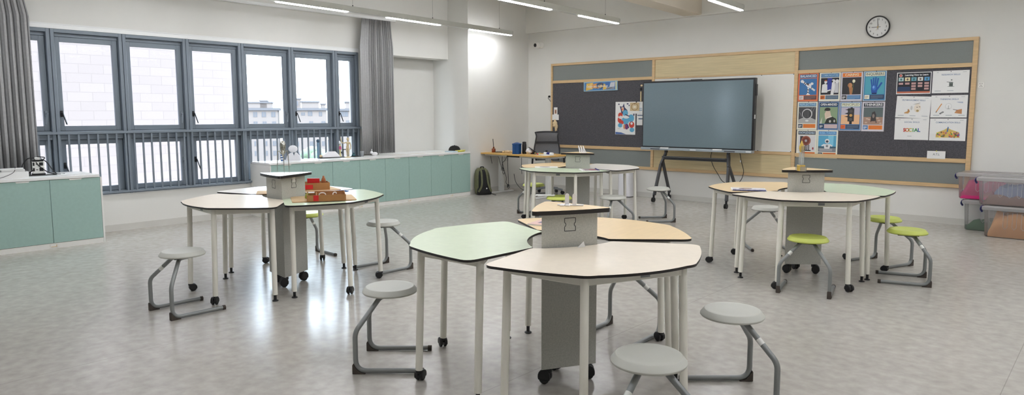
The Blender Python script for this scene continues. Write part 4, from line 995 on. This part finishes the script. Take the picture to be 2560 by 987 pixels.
# backpack leaning on the pier
bp_ = thing('backpack', 'olive and black backpack standing on the floor against the pier', 'backpack', (-8.605, 8.80, 0), R(-28))
bp_.scale = (.92, .92, 1)
def sup(a, b, z, dx, n=20, e=2.6):
    out = []
    for i in range(n):
        t = 2*PI*i/n; c, s = math.cos(t), math.sin(t)
        out.append((dx+a*abs(c)**(2/e)*(1 if c > 0 else -1), b*abs(s)**(2/e)*(1 if s > 0 else -1), z))
    return out
MB().loft([sup(.10, .13, .004, 0), sup(.12, .15, .03, 0), sup(.125, .16, .12, -.005), sup(.12, .155, .25, -.02), sup(.105, .145, .36, -.04), sup(.085, .12, .43, -.06), sup(.05, .08, .468, -.075), sup(.015, .03, .48, -.08)]).build('body', OLIVE, bp_, ang=70)
MB().loft([sup(.03, .105, .03, .115), sup(.035, .12, .07, .12), sup(.03, .115, .2, .105), sup(.028, .105, .33, .075), sup(.02, .085, .41, .035), sup(.008, .05, .445, .01)]).build('back_pad', STRAPD, bp_, ang=70)
for s in (-1, 1):
    P = smooth_path([(.005, s*.045, .462), (.085, s*.052, .405), (.128, s*.056, .32), (.155, s*.062, .22), (.175, s*.085, .14), (.15, s*.13, .06)])
    m = MB()
    for a, b in zip(P, P[1:]): m.bar(a, b, .036, .016, 0, (1, 0, .4))
    m.build('shoulder_strap', OLIVE, bp_, bevel=.003)
MB().loft([sup(.05, .145, .006, .10), sup(.06, .15, .05, .11), sup(.045, .14, .11, .11), sup(.02, .1, .15, .10)]).build('hip_pad', STRAPD, bp_, ang=70)
MB().tube(smooth_path([(-.03, -.03, .46), (-.03, -.03, .49), (-.03, .03, .49), (-.03, .03, .46)]), .008, 8).build('grab_handle', STRAPD, bp_)
MB().tube(smooth_path([(-.11, -.1, .1), (-.125, -.08, .25), (-.13, 0, .36), (-.125, .08, .25), (-.11, .1, .1)]), .004, 6).build('zip', STRAPD, bp_)
MB().ball((.17, .03, .12), .012, 8, 0, (.5, 1, 1)).build('buckle', TRIMW, bp_)
MB().tube(smooth_path([(.12, .1, .03), (.2, .16, .012), (.3, .17, .010)]), .007, 6).build('loose_strap', STRAPD, bp_)

# white bin near the wall
t = thing('waste_bin', 'tall white bin with dark base on the floor below the display board', 'bin', (-6.46, 10.19, 0))
MB().prism(rrect(-.125, -.10, .125, .10, .05, 6), .012, .47).build('body', BIN, t, bevel=.004)
MB().prism(rrect(-.118, -.094, .118, .094, .05, 6), 0, .013).build('base', BLACK, t)
MB().prism(rrect(-.128, -.103, .128, .103, .05, 6), .47, .50).build('lid', BIN, t, bevel=.006)

# ------------------------------------------------------------------ clear storage boxes
GB = 'clear plastic storage boxes stacked by the wall'
def storage(x, y, z, w, d, h, label, clips=((0, NAVY),), clipc=NAVY):
    """x, y: front corner nearest the board; box runs along +x and +y"""
    t = thing('storage_box', label, 'storage box', (x, y, z), 0, GB)
    def rng(i, zz, f=0): return [(a, b, zz) for a, b in rrect(i, i, w-i, d-i, .045, 5)]
    m = MB(); m.loft([rng(.03, 0), rng(.022, .012), rng(.006, h-.055)], caps=False)
    f = m.bm.verts
    V = [m.bm.verts.new(Vector(p)) for p in rng(.03, .0005)]; m._f(V, 0)
    bd_ = m.build('body', BOXP, t, ang=50)
    for k in range(4):
        xx = w*(.30+.13*k); MB().tube([(xx, .008, h-.075), (xx, .014, h*.35), (xx+.02, .016, h*.28), (xx+.04, .014, h*.35), (xx+.04, .008, h-.075)], .002, 6).build('moulded_rib', BOXL, bd_)
    l = MB(); l.loft([rng(-.014, h-.058), rng(-.018, h-.05), rng(-.018, h-.025), rng(.0, h-.014), rng(.03, h-.006), rng(.04, h-.012)]); l.build('lid', BOXL, t, ang=50)
    cl = MB().tube(smooth_path([(-.022, d*.5, h-.03), (-.040, d*.5, h-.045), (-.046, d*.5, h-.075), (-.028, d*.5, h-.105)]), [.009]*19, 8)
    for v in cl.bm.verts: v.co.y = d*.5+(v.co.y-d*.5)*5
    cl.build('clip', clipc, t)
    return t
def filling(name, label, cat, pts, material, seed, nz=.02):
    rr = random.Random(seed)
    m = MB(); x0, y0, z0, x1, y1, z1 = pts; nx, ny = 9, 6; V = []
    for i in range(nx+1):
        V.append([m.bm.verts.new((x0+(x1-x0)*i/nx, y0+(y1-y0)*j/ny, z0+(z1-z0)*(.55+.45*rr.random()) if 0 < i < nx and 0 < j < ny else z0+(z1-z0)*.35*rr.random())) for j in range(ny+1)])
    for i in range(nx):
        for j in range(ny): m._f([V[i][j], V[i+1][j], V[i+1][j+1], V[i][j+1]], 0)
    B = [[m.bm.verts.new((v.co.x, v.co.y, z0)) for v in r] for r in V]
    for i in range(nx):
        m._f([V[i][0], V[i+1][0], B[i+1][0], B[i][0]], 0); m._f([V[i][ny], V[i+1][ny], B[i+1][ny], B[i][ny]], 0)
    for j in range(ny):
        m._f([V[0][j], V[0][j+1], B[0][j+1], B[0][j]], 0); m._f([V[nx][j], V[nx][j+1], B[nx][j+1], B[nx][j]], 0)
    m._f([B[0][0], B[nx][0], B[nx][ny], B[0][ny]], 0)
    return tag(m.build(name, material, ang=60), label, cat)
# back stack, then front stack
storage(-1.465, 9.985, 0, .64, .365, .385, 'clear box at the bottom of the stack touching the wall, green and dark cables inside')
storage(-1.545, 9.98, .385, .66, .372, .335, 'clear box with pink fabric inside, on top of the stack touching the wall')
storage(-1.205, 9.57, 0, .66, .372, .375, 'clear box with orange brown contents at the bottom of the front stack')
storage(-1.275, 9.565, .375, .68, .378, .335, 'clear box with mixed grey and orange contents on top of the front stack')
filling('pink_fabric', 'crumpled pink fabric inside the upper clear box against the wall', 'fabric', (-1.50, 10.0, .39, -1.02, 10.34, .62), pm(196, 40, 110, .8), 1)
filling('red_fabric', 'salmon red cloth beside the pink fabric in the upper box', 'fabric', (-1.30, 10.0, .42, -.95, 10.3, .52), pm(196, 90, 96, .8), 6)
filling('cable_pile', 'dark green cables inside the bottom clear box against the wall', 'cables', (-1.42, 10.02, .006, -.9, 10.33, .14), pm(70, 110, 74, .8), 2)
filling('foam_scraps', 'orange brown scraps filling the bottom box of the front stack', 'scraps', (-1.15, 9.60, .008, -.6, 9.92, .30), pm(206, 150, 96, .8), 3)
filling('paper_scraps', 'brown grey scraps inside the upper box of the front stack', 'scraps', (-1.22, 9.59, .384, -.65, 9.91, .50), pm(150, 120, 110, .8), 4)
filling('grey_cloth', 'blue grey cloth above the scraps in the upper front box', 'cloth', (-1.12, 9.66, .47, -.66, 9.90, .62), pm(126, 134, 160, .8), 8)

# ------------------------------------------------------------------ things on the petal tables
ZT = .7422
def notebook(x, y, deg, label, cover, pic, spine=NAVY, w=.297, d=.21):
    """centre x, y; +x runs along the spine, which lies on the -y side"""
    t = thing('notebook', label, 'notebook', (x, y, ZT), R(deg), 'spiral notebooks on the petal tables')
    MB().box((-w/2, -d/2, .0005), (w/2, d/2, .009)).build('pages', PAPER, t)
    MB().box((-w/2, -d/2, .009), (w/2, d/2, .0102)).build('cover', cover, t)
    m = MB(); mats = []
    for i, (c, out) in enumerate(pic):
        mt = pm(*c)
        if mt not in mats: mats.append(mt)
        m2 = [(-w/2+a*w, -d/2+b*d) for a, b in out]
        m.prism(m2, .0102+.0002*i, .0104+.0002*i, mats.index(mt), mats.index(mt))
    m.build('cover_print', mats, t)
    m = MB()
    for i in range(26):
        xx = -w/2+.012+i*(w-.024)/25
        m.tube([(xx, -d/2+.004+.0085*math.cos(k*.7854), .0085+.0085*math.sin(k*.7854)) for k in range(9)], .0016, 5)
    m.tube([(-w/2+.008, -d/2-.004, .0085), (w/2-.008, -d/2-.004, .0085)], .003, 6)
    m.build('spiral', spine, t)
c27 = (math.cos(R(27)), math.sin(R(27)))
notebook(-2.623+.1425*c27[0]-.105*c27[1], 5.901+.1425*c27[1]+.105*c27[0], 27, 'spiral notebook with a dark oval cover photo, on the table near the screen stand', PAPER, [((206, 204, 208), rec(.02, .02, .98, .98)), ((92, 70, 74), ell(.42, .6, .2, .24)), ((190, 160, 130), ell(.46, .52, .1, .1))])
notebook(-4.92, 6.905, 134, 'spiral notebook with brown cover on the farthest pale green table', PAPER, [((128, 112, 118), rec(.04, .06, .96, .9)), ((132, 70, 72), rec(.3, .06, .7, .5)), ((196, 190, 190), rec(.04, .8, .96, .9))])
notebook(-2.692, 3.385, 105, 'spiral notebook with pink cover on the wood-look table nearest the camera', pm(222, 186, 178), [((206, 150, 140), rec(.1, .1, .9, .3)), ((96, 84, 110), rec(.2, .6, .5, .8))], pm(58, 62, 150))
t = thing('handout', 'loose printed sheet with a dark oval picture on the farthest wood-look table', 'paper', (-5.665, 6.99, ZT), R(40))
MB().box((-.15, -.105, 0), (.15, .105, .0015)).build('paper', PAPER, t); MB().prism(ell(-.02, -.01, .07, .045), .0015, .002).build('picture', pm(96, 88, 102), t)
t = thing('folded_card', 'folded white card lying on the lime stool behind the nearest pod', 'card', (-5.165, 6.41, .4525), R(30))
MB().box((-.15, -.05, .004), (.08, .05, .012)).build('lower_leaf', PAPER, t)
m = MB().box((-.15, -.045, 0), (.0, .045, .006)); m.xf(Matrix.Translation((.03, 0, .012)) @ Matrix.Rotation(R(-7), 4, 'Y')); m.build('upper_leaf', PAPER, t)

# cardboard models
def maze(cx, cy, deg, w, d, h, z, label, extra):
    t = thing('cardboard_box', label, 'cardboard model', (cx, cy, z), R(deg), 'open cardboard compartment boxes')
    th = .005
    MB().box((-w/2, -d/2, 0), (w/2, d/2, .004)).build('floor_sheet', CARD, t)
    for lo, hi in (((-w/2, -d/2, .004), (w/2, -d/2+th, h)), ((-w/2, d/2-th, .004), (w/2, d/2, h)), ((-w/2, -d/2+th, .004), (-w/2+th, d/2-th, h)), ((w/2-th, -d/2+th, .004), (w/2, d/2-th, h))):
        MB().box(lo, hi).build('side_wall', CARD, t)
    for lo, hi in extra: MB().box(lo, hi).build('divider', CARD, t)
    return t
tag(MB().prism([(x, y) for x, y in rrect(-.25, -.195, .25, .195, .025)], 0, .006, 0, 1, 1).build('base_board', [CARDL, CARD], None, (-4.905, 3.137, ZT), R(61.7)), 'thin tan board under the low compartment box on the green table', 'board')
b = maze(-4.825, 3.115, 58, .30, .29, .05, ZT+.0062, 'low open cardboard box with compartments, red panel on its side', [((-.08, -.14, .004), (-.075, .14, .045)), ((-.075, .02, .004), (.145, .025, .045))])
MB().box((-.10, -.1465, .004), (-.06, -.145, .048)).build('red_panel', RED, b)
m = MB(); m.tube(smooth_path([(-.06, -.05, .006), (-.05, -.05, .052), (-.01, -.05, .052), (0, -.05, .01)]), .004, 6); m.tube(smooth_path([(.05, -.03, .006), (.055, -.03, .05), (.075, -.03, .056), (.08, -.03, .045)]), .004, 6); m.box((-.14, .06, .045), (-.09, .10, .052)); m.build('white_loop', PAPER, b)
tag(MB().lathe([(0, 0), (.016, 0), (.02, .012), (.016, .03), (.008, .046), (.0, .05)], (0, 0, 0), 14).build('pear_figure', pm(150, 160, 50), None, (-4.975, 3.035, ZT+.0062)), 'small olive green pear shaped piece beside the compartment box', 'figure')
tag(MB().prism(rrect(-.2, -.15, .2, .15, .01), 0, .005, 0, 1, 1).build('base_board', [CARDL, CARD], None, (-5.56, 3.47, ZT), R(75)), 'thin tan board under the box with the red card', 'board')
b = maze(-5.555, 3.475, 64, .24, .17, .065, ZT+.0052, 'small open cardboard box holding a red card, on the pale table', [((0, -.08, .004), (.004, .08, .06))])
m = MB().box((-.055, -.006, 0), (.055, .006, .05)); m.xf(Matrix.Translation((-.02, -.045, .055)) @ Matrix.Rotation(R(-18), 4, 'Z')); m.build('red_card', RED, b)
m = MB().box((-.062, -.0065, 0), (.062, -.002, .008)); m.xf(Matrix.Translation((-.02, -.0455, .052)) @ Matrix.Rotation(R(-18), 4, 'Z')); m.build('white_edge', PAPER, b)
MB().box((-.119, -.0865, .01), (-.03, -.0852, .05)).build('red_panel', RED, b)
MB().lathe([(0, 0), (.02, 0), (.022, .03), (.017, .05), (.01, .06), (.008, .075), (0, .078)], (.075, .0, .045), 12).build('brown_figure', pm(150, 84, 40), b)
tag(MB().prism(rrect(-.17, -.14, .17, .14, .03), 0, .005, 0, 1, 1).build('base_board', [CARDL, CARD], None, (-5.63, 3.13, ZT), R(60)), 'thin tan board half hidden behind the white-topped pod', 'board')
maze(-5.605, 3.20, 60, .16, .16, .05, ZT+.0052, 'small cardboard box half hidden behind the white-topped pod', [])
t = thing('comb_strip', 'small blue strip with teeth lying on the green table by the windows', 'strip', (-5.245, 3.565, ZT), R(20))
MB().box((-.05, .006, 0), (.05, .012, .008)).build('back', pm(30, 70, 150), t)
for i in range(6): MB().box((-.048+i*.017, -.014, 0), (-.038+i*.017, .006, .008)).build('tooth', pm(30, 70, 150), t)
tag(MB().ball((0, 0, .006), .012, 8, 0, (1.4, .8, .5)).build('clay_piece', BONE, None, (-6.02, 3.27, ZT)), 'tiny beige piece at the far rim of the pale table by the windows', 'piece')

# things on the pods
t = thing('printed_clip', 'white printed clip with two upright tongues on the pod nearest the camera', 'printed part', (-2.215, 2.94, .9405), R(30))
m = MB()
for x in (-.042, -.012): m.prism(rrect(x-.012, -.035, x+.012, .03, .004), 0, .007)
m.box((-.07, -.005, 0), (.07, .02, .006)); m.build('base_plate', WPRINT, t, bevel=.001)
for x in (-.018, .022):
    m = MB(); o_ = [(x-.011, 0), (x+.011, 0)]+arc((x, .055), .011, 0, 180, 8); m.slab(o_, -.0025, .0025); m.build('tongue', WPRINT, t)
tag(MB().slab([(-.024, 0), (.022, 0), (.012, .03)], -.001, .001).build('paper_label', PAPER, None, (-2.075, 2.853, .7435), R(60.8)), 'white paper label stuck at the foot of the nearest pod face', 'label')
t = thing('wire_stand', 'white slanted wire stand on the pod in front of the desk', 'stand', (-5.185, 7.13, .9405), R(20))
for x in (-.03, 0, .03):
    MB().tube([(x, -.012, .0), (x-.028, .02, .085), (x+.006, .04, .001)], .0055, 7).build('wire', WPRINT, t)
MB().box((-.04, -.02, 0), (.05, .05, .004)).build('foot_plate', WPRINT, t)
t = thing('trophy', 'clear glass trophy with a golden flame on a gold block', 'trophy', (-2.085, 6.06, .9405), R(-40))
MB().box((-.028, -.024, 0), (.028, .024, .052)).build('base', GOLD, t, bevel=.004)
MB().box((-.045, -.026, 0), (-.0285, .026, .045)).box((.0285, -.026, 0), (.045, .026, .04)).build('side_block', ACRYL, t, bevel=.003)
for s in (-1, 1):
    MB().loft([[(s*.012+a, b, .0525) for a, b in ((-.008, -.012), (.008, -.012), (.008, .012), (-.008, .012))], [(s*.02+a, b, .215) for a, b in ((-.006, -.012), (.006, -.012), (.006, .012), (-.006, .012))]]).build('pillar', ACRYL, t)
MB().lathe([(0, .155), (.012, .165), (.022, .195), (.02, .215), (.010, .24), (.004, .258), (0, .262)], (-.004, 0, 0), 16).build('flame', GOLD, t)
t = thing('citrus_juicer', 'tall polished metal juicer with teardrop head on three thin bent legs', 'juicer', (-5.255, 2.99, .9405), R(15))
MB().lathe([(0, .135), (.007, .15), (.014, .175), (.022, .205), (.0255, .23), (.024, .25), (.016, .268), (.006, .276), (0, .277)], (0, 0, 0), 20).build('head', CHROME, t)
for k in range(3):
    a = R(120*k+200); c, s = math.cos(a), math.sin(a)
    P = [(.008*c, .008*s, .160), (.038*c, .038*s, .194), (.046*c, .046*s, .188), (.052*c, .052*s, .10), (.055*c, .055*s, 0)]
    MB().tube(P, [.004, .0042, .0042, .0034, .0016], 8).build('leg', CHROME, t)

# ------------------------------------------------------------------ things on the long worktop
ZW = .7725
t = thing('cut_out_bust', 'white head and shoulders cut-out standing on the worktop', 'bust', (-9.03, 5.30, ZW), R(42))
MB().slab([(x, z) for x, z in [(-.11, 0), (.11, 0), (.10, .06), (.055, .11), (.03, .115), (.01, .06), (-.012, .115), (-.05, .10), (-.085, .07)]], -.01, .01).build('shoulders', WPRINT, t, bevel=.002)
MB().ball((.0, 0, .165), .068, 20, 0, (1, .3, .78)).build('head', WPRINT, t)
t = thing('striped_tube', 'small blue and white striped tube beside the white bust', 'tube', (-9.05, 5.13, ZW))
for k in range(6): MB().cyl((0, 0, .018*k), (0, 0, .018*k+.0178), .018, 14).build('band', (BLUE, PAPER)[k % 2], t)
tag(MB().prism(rrect(-.06, -.34, .06, .34, .02), 0, .012).build('model_tray', BLACK, None, (-9.09, 6.14, ZW), R(-6), bevel=.003), 'long thin black tray on the worktop below the last window', 'tray')
t = thing('paper_model', 'white folded model like a small tent on the black tray', 'paper model', (-9.10, 5.98, ZW+.0125), R(-8))
MB().loft([[(-.04, -.15, 0), (.04, -.15, 0), (.04, .14, 0), (-.04, .14, 0)], [(-.035, -.14, .03), (.035, -.14, .03), (.035, .12, .03), (-.035, .12, .03)], [(-.012, -.04, .085), (.012, -.04, .085), (.012, .07, .085), (-.012, .07, .085)]]).build('body', WPRINT, t)
MB().ball((.01, -.17, .02), .022, 10).build('end_knob', BONE, t)
t = thing('upright_tool', 'slim blue grey upright tool with round head in front of the window bars', 'tool', (-9.16, 5.80, ZW))
MB().cyl((0, 0, 0), (0, 0, .24), .02, 12).build('shaft', pm(110, 140, 164), t)
MB().ball((0, 0, .262), .026, 12).build('head', pm(60, 84, 104), t)
t = thing('figurine', 'slender white figurine with pink and yellow dress on the black tray', 'figurine', (-9.10, 6.15, ZW+.0125))
MB().lathe([(.022, 0), (.014, .02), (.01, .06), (.014, .09), (.02, .12), (.014, .16), (.008, .185), (0, .19)], (0, 0, 0), 14).build('body', pm(216, 206, 150), t)
MB().lathe([(.021, .11), (.0215, .13), (.0165, .16)], (0, 0, 0), 14).build('sash', pm(190, 90, 130), t)
MB().ball((0, 0, .208), .02, 12).ball((-.012, 0, .228), .014, 10).build('head', WPRINT, t)
t = thing('dumbbell_bar', 'small dark bar raised on two posts behind the wooden figure', 'bar', (-9.10, 6.26, ZW+.0125))
MB().box((-.006, -.06, .10), (.006, .06, .112)).build('bar', BLACK, t); MB().cyl((0, -.05, 0), (0, -.05, .1), .004, 8).build('post', BLACK, t); MB().cyl((0, .05, 0), (0, .05, .1), .004, 8).build('post', BLACK, t)
tag(MB().lathe([(.03, 0), (.034, .01), (.012, .03), (.014, .045), (.006, .06), (0, .062)], (0, 0, 0), 14).build('dark_weight', pm(40, 84, 92), None, (-9.05, 6.36, ZW+.0125)), 'small dark green weight on the end of the black tray', 'weight')
tag(MB().lathe([(.026, 0), (.036, .085), (.033, .085), (.0245, .004), (0, .004)], (0, 0, 0), 20).build('cup', CUPM, None, (-9.02, 6.50, ZW)), 'translucent plastic cup at the end of the black tray', 'cup')
t = thing('wooden_mannequin', 'jointed wooden artist figure standing with one arm raised', 'mannequin', (-8.965, 6.195, ZW), R(30))
MB().lathe([(.045, 0), (.048, .006), (.045, .014), (0, .014)], (0, 0, 0), 24).build('base', WOODL, t)
MB().tube([(0, .02, .014), (0, .025, .16)], .002, 6).build('rod', STEELG, t)
MB().tube([(0, 0, .15), (0, .0, .17), (.002, 0, .19), (.004, 0, .215), (.006, 0, .235), (.006, 0, .245)], [.02, .023, .016, .026, .030, .012], 12).build('torso', WOODL, t)
MB().ball((.008, -.004, .283), .0225, 14, 0, (.85, .95, 1.25)).cyl((.006, 0, .243), (.008, 0, .262), .007, 8).build('head', WOODL, t)
for s in (-1, 1):
    MB().tube([(s*.013, 0, .15), (s*.016, -.004, .115), (s*.014, 0, .088), (s*.013, .004, .08), (s*.013, .002, .05), (s*.012, .004, .02), (s*.013, -.018, .014)], [.012, .0135, .009, .0095, .009, .0055, .007], 10).build('leg', WOODL, t)
MB().tube([(.036, 0, .235), (.046, .004, .20), (.05, .004, .18), (.052, -.004, .15), (.052, -.01, .125)], [.009, .009, .007, .007, .006], 8).build('arm', WOODL, t)
MB().tube([(-.026, 0, .232), (-.055, -.01, .222), (-.085, -.015, .226), (-.095, -.018, .25), (-.10, -.02, .285), (-.104, -.02, .31)], [.009, .008, .007, .007, .006, .006], 8).build('raised_arm', WOODL, t)
t = thing('rabbit_print', 'small white printed rabbit figure in front of the curtain', 'figure', (-8.99, 6.70, ZW), R(50))
MB().ball((.02, 0, .032), .034, 16, 0, (1.4, .9, .95)).ball((-.03, 0, .055), .024, 14).build('body', WPRINT, t)
for s in (-1, 1): MB().ball((-.028, s*.01, .09), .009, 10, 0, (.7, .7, 2.4)).build('ear', WPRINT, t)
for i, (x, y, d, lb) in enumerate(((-8.93, 7.2, 4, 'loose white sheet beside the gathered curtain on the worktop'), (-8.98, 7.62, -6, 'loose white sheet in the middle of the bare worktop end'), (-8.97, 8.05, 3, 'loose white sheet nearest the black cap on the worktop'))):
    tag(MB().box((-.15, -.105, 0), (.15, .105, .002)).build('paper_sheet', pm(232, 228, 222), None, (x, y, ZW), R(d+90)), lb, 'paper', 'loose sheets on the long worktop')
t = thing('cap', 'black baseball cap lying at the pier end of the worktop', 'cap', (-8.95, 8.44, ZW), R(22))
t.scale = (1.15, 1.15, 1)
MB().lathe([(.092, 0), (.094, .02), (.086, .06), (.062, .092), (.03, .106), (0, .11)], (0, 0, 0), 24).build('crown', STRAPD, t)
m = MB().prism([(x, y) for x, y in arc((.06, 0), .092, -75, 75, 12)], .012, .017); m.build('brim', STRAPD, t)
MB().ball((0, 0, .111), .007, 8).build('button', STRAPD, t)
tag(MB().box((-.09, -.07, 0), (.09, .07, .02)).build('booklet', pm(196, 212, 222), None, (-8.85, 8.27, ZW), R(12)), 'pale blue booklets lying beside the black cap', 'booklet')
m = MB(); m.loft([[(-.07, -.09, .001), (.03, -.09, .001), (.03, .07, .001), (-.07, .07, .001)], [(-.06, -.10, .03), (.05, -.09, .02), (.05, .07, .035), (-.06, .06, .03)]])
for v in m.bm.verts: v.co.z += 0
tag(m.build('plastic_wrapper', YELLOW, None, (-8.80, 8.46, ZW), R(8), bevel=.006), 'crumpled yellow plastic wrapper at the worktop corner beside the cap', 'wrapper')

# ------------------------------------------------------------------ things on the lone cabinet
t = thing('paper_tray', 'white tray box heaped with folded paper below the curtain', 'tray', (-8.80, 1.855, ZW), R(88))
MB().box((-.135, -.09, 0), (.135, .09, .004)).box((-.135, -.09, .004), (.135, -.087, .062)).box((-.135, .087, .004), (.135, .09, .062)).box((-.135, -.087, .004), (-.132, .087, .062)).box((.132, -.087, .004), (.135, .087, .062)).build('box', PAPER, t)
rr = random.Random(9)
for k in range(4):
    m = MB().box((-.1, -.07, 0), (.1, .07, .012)); m.xf(Matrix.Translation((rr.uniform(-.02, .02), 0, .045+.013*k)) @ Matrix.Rotation(R(rr.uniform(-10, 10)), 4, 'Z') @ Matrix.Rotation(R(rr.uniform(-5, 5)), 4, 'Y')); m.build('folded_paper', PAPER, t)
MB().tube(smooth_path([(-.15, -.12, .004), (-.08, -.105, .02), (0, -.098, .06), (.03, -.03, .108), (.04, .04, .11)]), .003, 6).build('thin_cable', STAND, t)
t = thing('power_tower', 'white power strip tower with black sockets and draped cables', 'power strip', (-8.93, 2.13, ZW), R(78))
MB().prism(rrect(-.062, -.062, .062, .062, .01), .0, .022).build('base', BLACK, t)
MB().prism(rrect(-.056, -.056, .056, .056, .008), .022, .152).build('tower', CABW, t, bevel=.002)
MB().prism(rrect(-.05, -.05, .05, .05, .01), .152, .166).build('top_cap', BLACK, t)
m = MB()
for z in (.048, .108):
    m.box((.008, -.0575, z), (.044, -.0555, z+.036)); m.box((-.05, -.0575, z), (-.034, -.0555, z+.036)); m.box((-.022, -.0575, z+.012), (-.004, -.0555, z+.02))
    m.box((.0555, -.03, z), (.0575, .03, z+.036)); m.box((-.0575, -.03, z), (-.0555, .03, z+.036))
m.build('socket', BLACK, t)
MB().box((-.03, -.03, .166), (.02, .02, .196)).build('adapter', STICK, t, bevel=.004)
m = MB()
for P in ([(-.02, 0, .19), (-.09, -.01, .185), (-.14, -.02, .12), (-.15, -.04, .05), (-.15, -.05, .008)], [(0, 0, .2), (.06, -.02, .195), (.04, -.05, .17), (-.04, -.055, .168)], [(-.03, -.02, .18), (-.01, -.064, .13), (.03, -.068, .08), (.09, -.06, .03), (.16, -.05, .008)],
          [(.03, .02, .18), (.08, 0, .14), (.12, -.02, .07), (.17, -.03, .006), (.24, -.04, .006)], [(-.06, -.08, .008), (-.12, -.09, .012), (-.09, -.05, .03), (-.05, -.06, .06)], [(-.1, -.08, .006), (0, -.1, .006), (.1, -.09, .006), (.2, -.06, .006)]): m.tube(smooth_path(P), .0055, 8)
m.build('cable', BLACK, t)
MB().box((-.13, -.09, 0), (-.07, .0, .03)).build('black_adapter', CHAIRD, t, bevel=.004)
tag(MB().box((-.15, -.105, 0), (.15, .105, .006)).build('paper_sheet', PAPER, None, (-8.80, 2.42, ZW), R(80)), 'white sheets lying beside the power tower on the lone cabinet', 'paper')

# ------------------------------------------------------------------ look
SC.view_settings.view_transform = 'Standard'; SC.view_settings.look = 'None'
SC.view_settings.gamma = 1; SC.view_settings.use_curve_mapping = False
SC.view_settings.exposure = .28
SC.cycles.max_bounces = 10; SC.cycles.diffuse_bounces = 5; SC.cycles.glossy_bounces = 4; SC.cycles.transparent_max_bounces = 16
SC.cycles.caustics_reflective = False; SC.cycles.caustics_refractive = False
SC.cycles.sample_clamp_indirect = 6
SC.cycles.use_denoising = True
